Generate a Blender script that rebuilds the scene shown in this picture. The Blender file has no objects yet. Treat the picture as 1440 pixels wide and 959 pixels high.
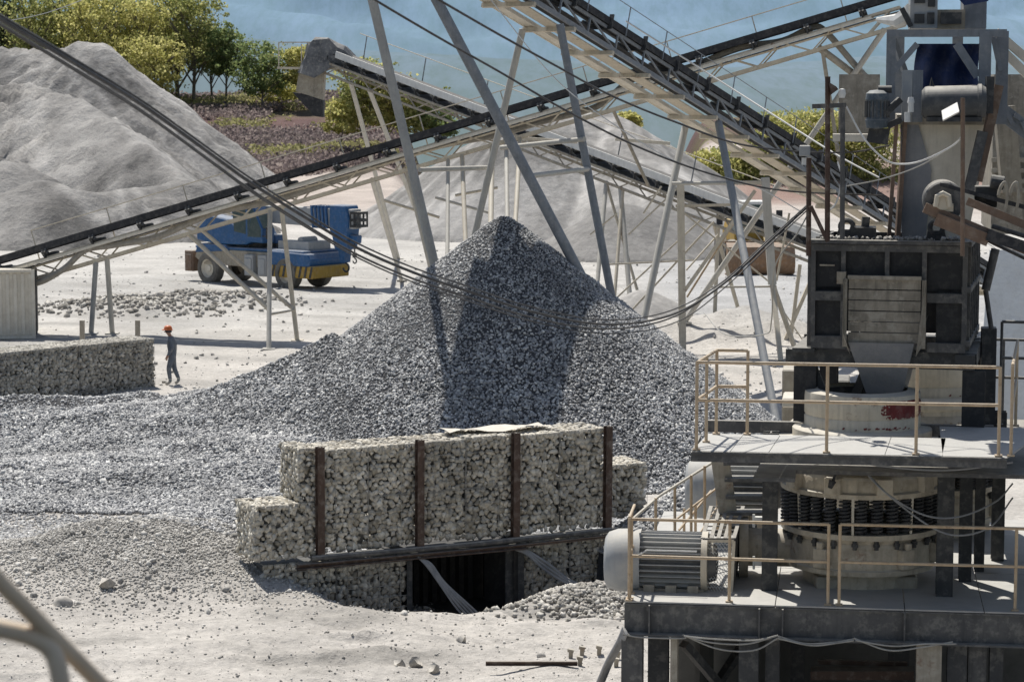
import bpy, math, random
import numpy as np
from mathutils import Vector, Matrix
random.seed(7); RNG = np.random.default_rng(7)
SC = bpy.context.scene; COL = SC.collection
F, H, HY = 3400.0, 9.4, 111.0
TH = math.atan((479.5-HY)/F); cT, sT = math.cos(TH), math.sin(TH)
# ---------------------------------------------------------------- survey helpers (metres; x right, y away, z up)
def W(px, py, Y):
    u = (px-720)/F; v = (479.5-py)/F
    t = Y/(cT+v*sT)
    return Vector((u*t, Y, H+t*(-sT+v*cT)))
def G(px, py, z=0.0):
    u = (px-720)/F; v = (479.5-py)/F
    dz = -sT+v*cT; t = (z-H)/dz
    return Vector((u*t, t*(cT+v*sT), z))
def lerp(a, b, t): return a+(b-a)*t
def V3(*a): return Vector(a)
def sstep(a, b, x):
    t = np.clip((x-a)/(b-a), 0, 1); return t*t*(3-2*t)
_tab = np.random.default_rng(3).random((256, 256))
def vn(x, y, s=1.0, sd=0):
    x = np.asarray(x, float)/s+sd*17.3; y = np.asarray(y, float)/s+sd*9.1
    xi = np.floor(x).astype(int); yi = np.floor(y).astype(int); fx = x-xi; fy = y-yi
    fx = fx*fx*(3-2*fx); fy = fy*fy*(3-2*fy)
    a = _tab[xi % 256, yi % 256]; b = _tab[(xi+1) % 256, yi % 256]; c = _tab[xi % 256, (yi+1) % 256]; d = _tab[(xi+1) % 256, (yi+1) % 256]
    return (a*(1-fx)+b*fx)*(1-fy)+(c*(1-fx)+d*fx)*fy-.5
def fbm(x, y, s=1.0, o=4, sd=0):
    r = 0; a = 1.0
    for k in range(o): r = r+a*vn(x, y, s, sd+k); s *= .5; a *= .5
    return r
# ---------------------------------------------------------------- mesh builder
class MB:
    def __init__(s): s.v = []; s.f = []
    def add(s, vs, fs):
        n = len(s.v); s.v += [tuple(p) for p in vs]; s.f += [tuple(i+n for i in f) for f in fs]; return s
    def hexa(s, p):   # 8 points: bottom 4 (ccw), top 4
        return s.add(p, [(3, 2, 1, 0), (4, 5, 6, 7), (0, 1, 5, 4), (1, 2, 6, 5), (2, 3, 7, 6), (3, 0, 4, 7)])
    def box(s, c, sz, ax=None):
        c = Vector(c); x, y, z = sz[0]/2, sz[1]/2, sz[2]/2
        e = ax or (Vector((1, 0, 0)), Vector((0, 1, 0)), Vector((0, 0, 1)))
        P = [c+e[0]*i+e[1]*j+e[2]*k for i, j, k in ((-x, -y, -z), (x, -y, -z), (x, y, -z), (-x, y, -z), (-x, -y, z), (x, -y, z), (x, y, z), (-x, y, z))]
        return s.hexa(P)
    def bar(s, a, b, w, h=None, up=(0, 0, 1)):
        a = Vector(a); b = Vector(b); h = h or w; t = (b-a); L = t.length; t = t/L
        u = Vector(up)
        if abs(t.dot(u)) > .97: u = Vector((0, 1, 0))
        l = t.cross(u).normalized(); n = l.cross(t)
        return s.box((a+b)/2, (L, w, h), (t, l, n))
    def ibeam(s, a, b, w, h, th=.02, up=(0, 0, 1)):
        a = Vector(a); b = Vector(b); t = (b-a); L = t.length; t = t/L; u = Vector(up)
        if abs(t.dot(u)) > .97: u = Vector((0, 1, 0))
        l = t.cross(u).normalized(); n = l.cross(t); m = (a+b)/2
        s.box(m+n*(h/2-th/2), (L, w, th), (t, l, n)); s.box(m-n*(h/2-th/2), (L, w, th), (t, l, n)); return s.box(m, (L, th, h-2*th), (t, l, n))
    def tube(s, pts, r, n=8, cap=True):
        pts = [Vector(p) for p in pts]; k = len(pts); rr = r if hasattr(r, '__len__') else [r]*k
        T = [(pts[min(i+1, k-1)]-pts[max(i-1, 0)]).normalized() for i in range(k)]
        u = Vector((0, 0, 1)) if abs(T[0].z) < .9 else Vector((1, 0, 0))
        base = len(s.v); a = T[0].cross(u).normalized()
        for i in range(k):
            a = (a-T[i]*a.dot(T[i])).normalized(); b = T[i].cross(a)
            for j in range(n):
                q = 2*math.pi*j/n; s.v.append(tuple(pts[i]+(a*math.cos(q)+b*math.sin(q))*rr[i]))
        for i in range(k-1):
            for j in range(n):
                j2 = (j+1) % n; s.f.append((base+i*n+j, base+i*n+j2, base+(i+1)*n+j2, base+(i+1)*n+j))
        if cap:
            s.f.append(tuple(base+j for j in range(n))[::-1]); s.f.append(tuple(base+(k-1)*n+j for j in range(n)))
        return s
    def cyl(s, a, b, r, r2=None, n=16): return s.tube([a, b], [r, r if r2 is None else r2], n)
    def lathe(s, c, prof, n=40, axis='z', ax=None):
        c = Vector(c)
        if ax is None: ax = {'z': (V3(1, 0, 0), V3(0, 1, 0), V3(0, 0, 1)), 'x': (V3(0, 1, 0), V3(0, 0, 1), V3(1, 0, 0)), 'y': (V3(0, 0, 1), V3(1, 0, 0), V3(0, 1, 0))}[axis]
        base = len(s.v)
        for r, z in prof:
            for j in range(n):
                q = 2*math.pi*j/n; s.v.append(tuple(c+ax[0]*r*math.cos(q)+ax[1]*r*math.sin(q)+ax[2]*z))
        for i in range(len(prof)-1):
            for j in range(n):
                j2 = (j+1) % n; s.f.append((base+i*n+j, base+i*n+j2, base+(i+1)*n+j2, base+(i+1)*n+j))
        return s
    def prism(s, poly, y0, y1):   # polygon in x,z extruded along y
        n = len(poly); P = [(x, y0, z) for x, z in poly]+[(x, y1, z) for x, z in poly]
        return s.add(P, [tuple(range(n)), tuple(range(n, 2*n))[::-1]]+[(i, i+n, (i+1) % n+n, (i+1) % n) for i in range(n)])
    def quad(s, a, b, c, d): return s.add([a, b, c, d], [(0, 1, 2, 3)])
    def slab(s, pts, th):  # polygon in plan with top at given z
        n = len(pts); P = [Vector(p) for p in pts]+[Vector(p)-Vector((0, 0, th)) for p in pts]
        return s.add(P, [tuple(range(n)), tuple(range(n, 2*n))[::-1]]+[(i, i+n, (i+1) % n+n, (i+1) % n) for i in range(n)])
    def build(s, name, m, parent=None, smooth=False, bevel=0, **kw):
        return mk(name, np.array(s.v, float), s.f, m, parent, smooth, bevel, **kw)
ORG = {}
def root_of(o):
    while o.parent: o = o.parent
    return o
def mk(name, v, f, m, parent=None, smooth=False, bevel=0, recalc=True):
    me = bpy.data.meshes.new(name); v = np.asarray(v, float)
    if parent is not None: v = v-np.array(ORG.get(root_of(parent).name, (0, 0, 0)))
    if isinstance(f, np.ndarray):
        me.vertices.add(len(v)); me.vertices.foreach_set('co', v.ravel())
        k = f.shape[1]; me.loops.add(f.size); me.loops.foreach_set('vertex_index', f.ravel().astype(np.int32))
        me.polygons.add(len(f)); me.polygons.foreach_set('loop_start', np.arange(0, f.size, k, dtype=np.int32)); me.polygons.foreach_set('loop_total', np.full(len(f), k, dtype=np.int32))
        me.update(calc_edges=True); me.validate()
    else:
        me.from_pydata(v.tolist(), [], f); me.update()
        if recalc:
            import bmesh
            b = bmesh.new(); b.from_mesh(me); bmesh.ops.recalc_face_normals(b, faces=b.faces); b.to_mesh(me); b.free()
    o = bpy.data.objects.new(name, me); COL.objects.link(o)
    for q in (m if isinstance(m, (list, tuple)) else [m]): me.materials.append(q)
    if smooth:
        me.polygons.foreach_set('use_smooth', [True]*len(me.polygons))
        if smooth != 'full':
            try: me.set_sharp_from_angle(angle=math.radians(38))
            except Exception: pass
    if parent is not None: o.parent = parent
    if bevel:
        b = o.modifiers.new('b', 'BEVEL'); b.width = bevel; b.segments = 1; b.limit_method = 'ANGLE'
    return o
def tag(o, label=None, cat=None, group=None, kind=None):
    if label: o['label'] = label
    if cat: o['category'] = cat
    if group: o['group'] = group
    if kind: o['kind'] = kind
    return o
def thing(name, loc, label, cat, group=None):
    o = bpy.data.objects.new(name, None); COL.objects.link(o); o.location = loc; o.empty_display_size = .3
    ORG[o.name] = tuple(loc); return tag(o, label, cat, group)
def copy_tree(o, label, loc=None, rz=None, parent=None):
    c = o.copy(); COL.objects.link(c); c.parent = parent
    if label: c['label'] = label
    if loc is not None: c.location = loc
    if rz is not None: c.rotation_euler = (0, 0, rz)
    for ch in list(o.children): copy_tree(ch, None, parent=c)
    return c
def spline(pts, k=8):
    P = [Vector(p) for p in pts]; P = [P[0]*2-P[1]]+P+[P[-1]*2-P[-2]]; out = []
    for i in range(1, len(P)-2):
        for j in range(k):
            t = j/k; a, b, c, d = P[i-1], P[i], P[i+1], P[i+2]
            out.append(.5*((2*b)+(c-a)*t+(2*a-5*b+4*c-d)*t*t+(3*b-3*c+d-a)*t**3))
    out.append(P[-2]); return out
# ---------------------------------------------------------------- materials
def newmat(n):
    m = bpy.data.materials.new(n); m.use_nodes = True; nt = m.node_tree; b = nt.nodes['Principled BSDF']; return m, nt, b
def N(nt, t, **k):
    n = nt.nodes.new(t)
    for a, v in k.items():
        if a in n.inputs: n.inputs[a].default_value = v
        else: setattr(n, a, v)
    return n
def c4(c): return (c[0], c[1], c[2], 1)
DUST = (.50, .47, .41)
def mixc(nt, fac, a, b):
    m = nt.nodes.new('ShaderNodeMix'); m.data_type = 'RGBA'
    for sock, val in ((m.inputs[0], fac), (m.inputs[6], a), (m.inputs[7], b)):
        if hasattr(val, 'links'): nt.links.new(val, sock)
        elif isinstance(val, (int, float)): sock.default_value = val
        else: sock.default_value = c4(val)
    return m.outputs[2]
def noise(nt, scale, detail=5, rough=.6, vec=None, dist=0.0):
    n = N(nt, 'ShaderNodeTexNoise', Scale=scale, Detail=detail, Roughness=rough, Distortion=dist)
    if vec is not None: nt.links.new(vec, n.inputs['Vector'])
    return n.outputs['Fac']
def rng_(nt, v, a, b, c=0.0, d=1.0):
    n = N(nt, 'ShaderNodeMapRange'); nt.links.new(v, n.inputs[0])
    for i, q in enumerate((a, b, c, d)): n.inputs[i+1].default_value = q
    return n.outputs[0]
def math_(nt, op, a, b):
    n = N(nt, 'ShaderNodeMath', operation=op)
    for i, q in enumerate((a, b)):
        if hasattr(q, 'links'): nt.links.new(q, n.inputs[i])
        else: n.inputs[i].default_value = q
    return n.outputs[0]
def wcoord(nt, sc=(1, 1, 1)):
    g = N(nt, 'ShaderNodeNewGeometry'); m = N(nt, 'ShaderNodeMapping'); nt.links.new(g.outputs['Position'], m.inputs[0]); m.inputs['Scale'].default_value = sc; return m.outputs[0]
def metal(name, c, c2=None, dust=.6, grime=.5, rough=.65, met=0.0, rust=0.0, scale=3.0, bump=.15, dustc=DUST):
    m, nt, b = newmat(name); L = nt.links.new
    p = wcoord(nt); c2 = c2 or tuple(x*.6 for x in c)
    col = mixc(nt, rng_(nt, noise(nt, scale, 6, .7, p), .35, .7), c, c2)
    st = wcoord(nt, (9, 9, .8)); s = rng_(nt, noise(nt, 1.5, 5, .65, st), .5, .75, 0, grime)
    col = mixc(nt, s, col, tuple(x*.35 for x in c))
    s2 = rng_(nt, noise(nt, 7, 6, .7, p), .5, .62, 0, grime*.8); col = mixc(nt, s2, col, tuple(.5*x+.5*y for x, y in zip(c, dustc)))
    if rust: col = mixc(nt, rng_(nt, noise(nt, 2.3, 8, .75, p), .62-.2*rust, .72-.1*rust), col, (.16, .065, .03))
    g = N(nt, 'ShaderNodeNewGeometry'); sx = N(nt, 'ShaderNodeSeparateXYZ'); L(g.outputs['True Normal'], sx.inputs[0])
    up = rng_(nt, sx.outputs[2], .35, .85, 0, 1); dn = rng_(nt, noise(nt, 5, 6, .7, p), .25, .6, .35, 1)
    if dust: col = mixc(nt, math_(nt, 'MULTIPLY', math_(nt, 'MULTIPLY', up, dn), dust), col, dustc)
    L(col, b.inputs['Base Color']); b.inputs['Roughness'].default_value = rough; b.inputs['Metallic'].default_value = met
    b.inputs['Specular IOR Level'].default_value = .35
    if bump:
        bp = N(nt, 'ShaderNodeBump', Strength=bump, Distance=.02); L(noise(nt, 14, 5, .7, p), bp.inputs['Height']); L(bp.outputs[0], b.inputs['Normal'])
    return m
def stonemat(name, cols, vscale=25, sat=1.0, rough=.9):
    m, nt, b = newmat(name); L = nt.links.new; g = N(nt, 'ShaderNodeNewGeometry'); r = N(nt, 'ShaderNodeValToRGB')
    L(g.outputs['Random Per Island'], r.inputs[0]); e = r.color_ramp.elements; e[0].color = c4(cols[0]); e[1].color = c4(cols[-1])
    for i, c in enumerate(cols[1:-1]): q = e.new((i+1)/(len(cols)-1)); q.color = c4(c)
    p = wcoord(nt); n = math_(nt, 'MULTIPLY', rng_(nt, noise(nt, vscale, 4, .7, p), .3, .75, .65, 1.25), rng_(nt, noise(nt, .55, 5, .65, p), .32, .68, .72, 1.22))
    mx = N(nt, 'ShaderNodeVectorMath', operation='SCALE'); L(r.outputs[0], mx.inputs[0]); L(n, mx.inputs['Scale']); L(mx.outputs[0], b.inputs['Base Color'])
    b.inputs['Roughness'].default_value = rough; b.inputs['Specular IOR Level'].default_value = .3
    return m
def soil(name, a, b_, sc=(.15, .6, 4), bumpd=.15, attr=None, strength=.7, streak=None):
    m, nt, b = newmat(name); L = nt.links.new; p = wcoord(nt)
    if attr:
        at = N(nt, 'ShaderNodeAttribute', attribute_name=attr); ca = at.outputs['Color']
        v1 = rng_(nt, noise(nt, sc[0], 6, .65, p), .3, .7, .8, 1.15); v2 = rng_(nt, noise(nt, sc[2], 7, .75, p), .3, .7, .78, 1.2)
        q = math_(nt, 'MULTIPLY', v1, v2); s = N(nt, 'ShaderNodeVectorMath', operation='SCALE'); L(ca, s.inputs[0]); L(q, s.inputs['Scale']); col = s.outputs[0]
        col = mixc(nt, rng_(nt, noise(nt, sc[1]*5, 6, .7, p), .56, .7, 0, .45), col, b_)
    else:
        col = mixc(nt, rng_(nt, noise(nt, sc[0], 5, .6, p), .35, .65), a, b_)
        col = mixc(nt, rng_(nt, noise(nt, sc[1], 6, .7, p), .45, .7, 0, .6), col, tuple(x*.72 for x in a))
        if streak:
            s = wcoord(nt, streak); col = mixc(nt, rng_(nt, noise(nt, 1, 5, .6, s), .48, .62, 0, .5), col, tuple(min(1, x*1.35) for x in a))
        col = mixc(nt, rng_(nt, noise(nt, sc[2], 6, .75, p), .5, .7, 0, .5), col, tuple(x*.6 for x in b_))
        if streak:
            gn = N(nt, 'ShaderNodeNewGeometry'); sn = N(nt, 'ShaderNodeSeparateXYZ'); L(gn.outputs['Normal'], sn.inputs[0]); col = mixc(nt, rng_(nt, sn.outputs[2], .80, .60, 0, .75), col, tuple(x*.58 for x in b_)); col = mixc(nt, rng_(nt, sn.outputs[2], .9, .97, 0, .5), col, tuple(x*1.3 for x in a))
    L(col, b.inputs['Base Color']); b.inputs['Roughness'].default_value = .95; b.inputs['Specular IOR Level'].default_value = .15
    bp = N(nt, 'ShaderNodeBump', Strength=strength, Distance=bumpd); L(math_(nt, 'ADD', noise(nt, sc[2], 8, .75, p), math_(nt, 'MULTIPLY', noise(nt, sc[1], 4, .6, p), 2)), bp.inputs['Height']); L(bp.outputs[0], b.inputs['Normal'])
    return m
M = {}
M['beige'] = metal('dusty_beige_paint', (.62, .555, .44), (.48, .42, .33), dust=.7, grime=.45, rust=.12)
M['beige_dark'] = metal('grimy_beige_steel', (.38, .34, .27), (.25, .22, .18), dust=.7, grime=.6, rust=.25)
M['grey'] = metal('grey_painted_steel', (.24, .26, .285), (.17, .185, .205), dust=.5, grime=.35)
M['greyleg'] = metal('grey_tube_steel', (.36, .37, .37), (.27, .28, .29), dust=.5, grime=.3, scale=1.5)
M['pale'] = metal('pale_plate', (.74, .69, .59), (.58, .53, .44), dust=.6, grime=.35)
M['paleleg'] = metal('pale_tube', (.52, .50, .45), (.40, .38, .34), dust=.5, grime=.35, scale=1.5)
M['dark'] = metal('dark_steel', (.035, .037, .04), (.06, .06, .06), dust=.5, grime=.3)
M['black'] = metal('black_rubber', (.022, .024, .028), (.05, .05, .055), dust=.25, grime=.2, rough=.8)
M['blackdust'] = metal('blackened_panel', (.018, .019, .022), (.032, .033, .035), dust=.3, grime=.1, scale=1.5)
M['rust'] = metal('rusted_steel', (.085, .05, .036), (.055, .036, .028), dust=.5, grime=.4)
M['rustlight'] = metal('light_rust_steel', (.22, .145, .10), (.14, .095, .07), dust=.6, grime=.35)
M['rail'] = metal('yellow_rail_paint', (.58, .45, .30), (.45, .32, .20), dust=.45, grime=.4, rust=.15, scale=9, bump=.05)
M['deck'] = metal('dusty_deck_plate', (.30, .30, .30), (.42, .40, .37), dust=.95, grime=.2, scale=2, dustc=(.46, .45, .42))
M['beam'] = metal('grimy_grey_beam', (.07, .07, .072), (.12, .117, .113), dust=.6, grime=.45, scale=2)
M['cream'] = metal('cream_crusher_paint', (.66, .60, .49), (.50, .45, .36), dust=.7, grime=.5, rust=.1, scale=4)
M['creamdirt'] = metal('oily_cream_paint', (.56, .49, .38), (.30, .26, .20), dust=.8, grime=.7, rust=.15, scale=3)
M['motor'] = metal('grey_motor_paint', (.30, .32, .34), (.40, .40, .39), dust=.75, grime=.25)
M['motordark'] = metal('dark_motor_fins', (.08, .08, .085), (.13, .13, .125), dust=.8, grime=.2)
M['plank'] = metal('dusty_planks', (.34, .305, .25), (.19, .17, .14), dust=.4, grime=.75, scale=4)
M['chute'] = metal('worn_chute_steel', (.21, .22, .24), (.30, .30, .31), dust=.3, grime=.25, rough=.5, scale=2)
M['redwear'] = metal('worn_red_paint', (.20, .03, .028), (.13, .03, .03), dust=.2, grime=.3, scale=8)
M['blue'] = metal('blue_crane_paint', (.022, .105, .27), (.02, .08, .19), dust=.6, grime=.2, rough=.45)
M['yellow'] = metal('yellow_paint', (.42, .27, .04), (.32, .2, .05), dust=.35, grime=.4)
M['glass'] = metal('dusty_glass', (.03, .06, .065), (.06, .09, .09), dust=.2, grime=.2, rough=.2)
M['tyre'] = metal('dusty_tyre', (.10, .095, .085), (.2, .19, .17), dust=.6, grime=.3, rough=.9)
M['canvas'] = metal('grey_canvas', (.22, .225, .235), (.07, .075, .085), dust=.4, grime=.6, rough=.9, scale=1.6)
M['blurrail'] = metal('worn_cream_rail', (.80, .66, .50), (.66, .52, .38), dust=.3, grime=.15, bump=0)
M['tarp'] = metal('blue_tarp', (.012, .025, .085), (.02, .04, .13), dust=.1, grime=.1, rough=.7, scale=2)
M['wire'] = metal('galvanised_wire', (.42, .41, .38), (.25, .24, .22), dust=.2, grime=.2)
M['cable'] = metal('black_cable', (.03, .031, .036), (.06, .06, .065), dust=.35, grime=.2, rough=.6)
M['cablegrey'] = metal('grey_cable', (.20, .21, .23), (.33, .33, .33), dust=.5, grime=.3)
M['hose'] = metal('dusty_hose', (.34, .31, .26), (.22, .20, .17), dust=.7, grime=.5)
M['white'] = metal('white_enamel', (.72, .72, .70), (.6, .6, .58), dust=.3, grime=.3)
M['sheet'] = metal('pale_blue_sheet', (.50, .54, .58), (.42, .45, .48), dust=.3, grime=.25, scale=1)
M['bucket'] = metal('worn_bucket_steel', (.32, .175, .085), (.17, .12, .085), dust=.35, grime=.35, scale=1.5)
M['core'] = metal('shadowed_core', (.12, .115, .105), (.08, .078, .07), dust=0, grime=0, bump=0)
M['gravel'] = stonemat('blue_grey_gravel', [(.19, .193, .20), (.31, .31, .315), (.41, .41, .41), (.51, .508, .50), (.76, .75, .72)])
M['gabstone'] = stonemat('gabion_stone', [(.27, .245, .20), (.45, .415, .345), (.60, .555, .47), (.50, .475, .42), (.74, .695, .60)], 14)
M['gabstone2'] = stonemat('weathered_stone', [(.26, .245, .215), (.38, .36, .315), (.47, .445, .39), (.58, .555, .50)], 14)
M['rubble'] = stonemat('pale_rubble', [(.26, .245, .22), (.38, .36, .32), (.50, .47, .43), (.58, .56, .51)], 20)
M['pebble'] = stonemat('dusty_pebble', [(.28, .27, .245), (.43, .41, .38), (.55, .53, .49), (.68, .655, .61)], 20)
M['pilecore'] = soil('gravel_gap_shade', (.10, .10, .102), (.07, .07, .072), (.5, 3, 18), .04)  # base under the stones, darkened so the gaps between them look shaded
M['sand'] = soil('grey_crushed_sand', None, (.24, .23, .215), (.12, .5, 2.5), .35, attr='Col')
M['screen'] = soil('fine_grey_screenings', None, (.26, .26, .265), (.12, .4, 1.8), .2, attr='Col', strength=.5)
M['ground'] = soil('dusty_ground', None, (.30, .285, .26), (.25, .7, 6), .14, attr='Col')
# ================================================================ TERRAIN
WA = W(447, 632, 45.0); WB = W(852, 603, 47.75)            # tops of the outer wall posts
WD = Vector((WB.x-WA.x, WB.y-WA.y, 0)); WL = WD.length; WD = WD/WL; WN = Vector((WD.y, -WD.x, 0))   # wall direction, outward normal
ZT, ZM, ZB, ZL = 2.50, 1.50, .50, -1.15
def gab(a, out, z): return Vector((WA.x, WA.y, 0))+WD*a+WN*out+Vector((0, 0, z))
def ground_h(x, y):
    x = np.asarray(x, float); y = np.asarray(y, float)
    z = .12*fbm(x, y, 7, 4, 1)+.05*fbm(x, y, 1.2, 3, 5)
    wx = (x-WA.x)*WD.x+(y-WA.y)*WD.y; wo = (x-WA.x)*WN.x+(y-WA.y)*WN.y          # along wall, out from wall
    pit = sstep(-1.0, 1.7, wx)*(1-sstep(7.5, 9.0, wx))*sstep(-5.5, -4.5, wo)*(1-sstep(.7, 3.0, wo))
    z = z-1.15*pit-.32*sstep(-.5, 2, wx)*(1-sstep(8, 10, wx))*sstep(-1, 0, wo)*(1-sstep(3, 8, wo))*(1-pit)
    mound = np.exp(-(((x+7.0)/2.9)**2+((y-46.8)/2.0)**2))*.75; z = z+mound*(1+.25*vn(x, y, .5, 3))
    z = z-.35*sstep(44, 36, y)
    z = z+(.11*vn(x*.5+y*.2, y, .35, 8)+.10*fbm(x, y, .9, 4, 18))*sstep(47, 42, y)*sstep(30, 36, y)+.10*fbm(x*.6, y, 1.6, 3, 19)*sstep(66, 74, y)*sstep(150, 110, y)
    q = (y*1.0-.06*x+.5*fbm(x, y, 1.4, 3, 44))/.62; z = z+.075*np.clip(1-np.abs((q % 1)-.35)*3.2, 0, 1)*np.clip(fbm(x, y, 1.7, 3, 45)*3, 0, 1)*sstep(44, 41.5, y)
    for cx, cy, r, h in ((-15.5, 98, 4.5, .5), (-12, 101, 3.5, .45), (7.5, 88, 4.0, .9), (9.5, 85.5, 3.5, .4), (11.5, 84, 3, .35)):
        z = z+h*np.exp(-(((x-cx)/r)**2+((y-cy)/(r*.5))**2))*(1+.8*vn(x, y, .8, 4))
    left = 1-sstep(.02, .10, x/np.maximum(y, 1))
    hl = 7.3*sstep(205, 315, y)*(1-sstep(-.055, -.03, x/np.maximum(y, 1)))
    hr = 3.5*sstep(180, 215, y)*sstep(.06, .085, x/np.maximum(y, 1))
    z = z-16*sstep(185, 260, y)*sstep(-.05, -.02, x/np.maximum(y, 1))*(1-sstep(.05, .08, x/np.maximum(y, 1)))
    z = z+np.maximum(hl, hr)+sstep(210, 260, y)*fbm(x, y, 22, 4, 2)*1.3-sstep(340, 800, y)*46
    return z
rows = [6.0]
while rows[-1] < 1500: rows.append(rows[-1]*(1.0022 if 36 < rows[-1] < 47 else 1.0055 if 30 < rows[-1] < 130 else 1.02))
rows = np.array(rows); tc = np.concatenate([np.linspace(-.42, -.17, 90)[:-1], np.linspace(-.17, .17, 560), np.linspace(.17, .42, 90)[1:]])
YY, TT = np.meshgrid(rows, tc, indexing='ij'); XX = TT*(YY+25); ZZ = ground_h(XX, YY)
def grid_faces(nr, nc):
    i = np.arange(nr-1)[:, None]*nc+np.arange(nc-1)[None, :]
    return np.stack([i, i+1, i+nc+1, i+nc], -1).reshape(-1, 4)
g = mk('ground', np.stack([XX, YY, ZZ], -1).reshape(-1, 3), grid_faces(*XX.shape), M['ground'], smooth='full')
tag(g, kind='structure')
def vcol(o, rgb):
    a = o.data.color_attributes.new('Col', 'FLOAT_COLOR', 'POINT'); n = len(o.data.vertices)
    c = np.ones((n, 4)); c[:, :3] = rgb.reshape(-1, 3); a.data.foreach_set('color', c.ravel())
base = np.ones(XX.shape+(3,))*np.array((.55, .518, .475))
mx = lambda B, c, w: B*(1-w[..., None])+np.array(c)*w[..., None]
base = mx(base, (.53, .515, .485), sstep(75, 100, YY)*.7)
base = mx(base, (.40, .39, .37), np.clip(fbm(XX, YY, 9, 4, 6)*1.6, 0, 1)*sstep(60, 75, YY))
base = mx(base, (.36, .34, .31), np.clip(fbm(XX*.4+YY*.1, YY, 1.3, 4, 16)*2.2, 0, .8)*sstep(48, 40, YY)); base = mx(base, (.36, .345, .32), np.clip(np.sin((YY*.8+XX*.25+1.5*fbm(XX, YY, 8, 3, 5))*2.2)*fbm(XX, YY, 7, 3, 17)*3, 0, .6)*sstep(64, 72, YY)*sstep(140, 110, YY))
base = mx(base, (.42, .42, .42), sstep(4, 8, XX)*sstep(84, 95, YY)*(1-sstep(125, 135, YY))*.8)
base = mx(base, (.46, .395, .35), sstep(145, 185, YY)*.85)
hw = sstep(222, 240, YY+8*fbm(XX, YY, 10, 3, 3)); base = mx(base, (.135, .085, .08), hw)
base = mx(base, (.12, .12, .045), hw*np.clip(fbm(XX, YY, 14, 4, 9)*2.5, 0, 1))
base = mx(base, (.30, .21, .18), sstep(178, 186, YY)*(1-sstep(196, 212, YY))*sstep(.08, .1, XX/YY))
base = mx(base, (.36, .345, .32), np.clip(np.exp(-(((XX+7.0)/3.1)**2+((YY-46.8)/2.2)**2))*2.2, 0, 1)*.8)
vcol(g, base)
# far mountains, hazy blue: haze is painted into the forest colour and its glow
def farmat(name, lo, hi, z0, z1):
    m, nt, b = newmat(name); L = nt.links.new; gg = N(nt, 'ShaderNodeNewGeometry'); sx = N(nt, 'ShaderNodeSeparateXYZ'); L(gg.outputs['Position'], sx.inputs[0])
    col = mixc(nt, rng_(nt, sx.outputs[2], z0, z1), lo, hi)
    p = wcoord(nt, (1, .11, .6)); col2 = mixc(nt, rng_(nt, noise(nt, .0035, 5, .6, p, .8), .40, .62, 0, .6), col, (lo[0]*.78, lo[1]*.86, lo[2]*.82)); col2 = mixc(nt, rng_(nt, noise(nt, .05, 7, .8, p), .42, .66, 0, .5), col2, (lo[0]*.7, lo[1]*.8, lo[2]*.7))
    L(col2, b.inputs['Base Color']); L(col2, b.inputs['Emission Color']); b.inputs['Emission Strength'].default_value = .50; b.inputs['Roughness'].default_value = 1   # emission stands in for airlight of the hazy distance
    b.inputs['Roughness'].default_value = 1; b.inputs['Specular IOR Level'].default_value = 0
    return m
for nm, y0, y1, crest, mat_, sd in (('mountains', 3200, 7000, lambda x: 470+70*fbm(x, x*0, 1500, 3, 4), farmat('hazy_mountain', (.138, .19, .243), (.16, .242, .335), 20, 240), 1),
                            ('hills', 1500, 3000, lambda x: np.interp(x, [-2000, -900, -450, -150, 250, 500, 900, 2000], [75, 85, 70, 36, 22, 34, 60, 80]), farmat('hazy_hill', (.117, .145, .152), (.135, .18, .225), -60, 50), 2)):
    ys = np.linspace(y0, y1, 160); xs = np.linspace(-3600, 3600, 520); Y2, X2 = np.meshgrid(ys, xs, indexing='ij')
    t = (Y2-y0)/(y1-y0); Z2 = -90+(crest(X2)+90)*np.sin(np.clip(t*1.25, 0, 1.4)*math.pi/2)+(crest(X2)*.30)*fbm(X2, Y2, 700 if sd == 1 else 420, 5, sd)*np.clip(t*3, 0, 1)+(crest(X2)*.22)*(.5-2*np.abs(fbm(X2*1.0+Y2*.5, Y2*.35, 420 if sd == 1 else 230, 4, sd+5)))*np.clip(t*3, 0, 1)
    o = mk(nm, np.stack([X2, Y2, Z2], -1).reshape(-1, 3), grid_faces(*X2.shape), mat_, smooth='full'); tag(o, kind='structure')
# ---------------------------------------------------------------- stones
ICO = np.array([[0, .85, 1.618], [0, .85, -1.618], [0, -.85, 1.618], [0, -.85, -1.618], [.85, 1.618, 0], [.85, -1.618, 0], [-.85, 1.618, 0], [-.85, -1.618, 0], [1.618, 0, .85], [1.618, 0, -.85], [-1.618, 0, .85], [-1.618, 0, -.85]])/1.83
IF = np.array([[0, 2, 8], [0, 8, 4], [0, 4, 6], [0, 6, 10], [0, 10, 2], [3, 1, 11], [3, 9, 1], [3, 5, 9], [3, 7, 5], [3, 11, 7], [2, 5, 8], [8, 5, 9], [8, 9, 4], [4, 9, 1], [4, 1, 6], [6, 1, 11], [6, 11, 10], [10, 11, 7], [10, 7, 2], [2, 7, 5]])
CB = np.array([[-1, -1, -1], [1, -1, -1], [1, 1, -1], [-1, 1, -1], [-1, -1, 1], [1, -1, 1], [1, 1, 1], [-1, 1, 1]])*.62
CF = np.array([[0, 2, 1], [0, 3, 2], [4, 5, 6], [4, 6, 7], [0, 1, 5], [0, 5, 4], [1, 2, 6], [1, 6, 5], [2, 3, 7], [2, 7, 6], [3, 0, 4], [3, 4, 7]])
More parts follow.
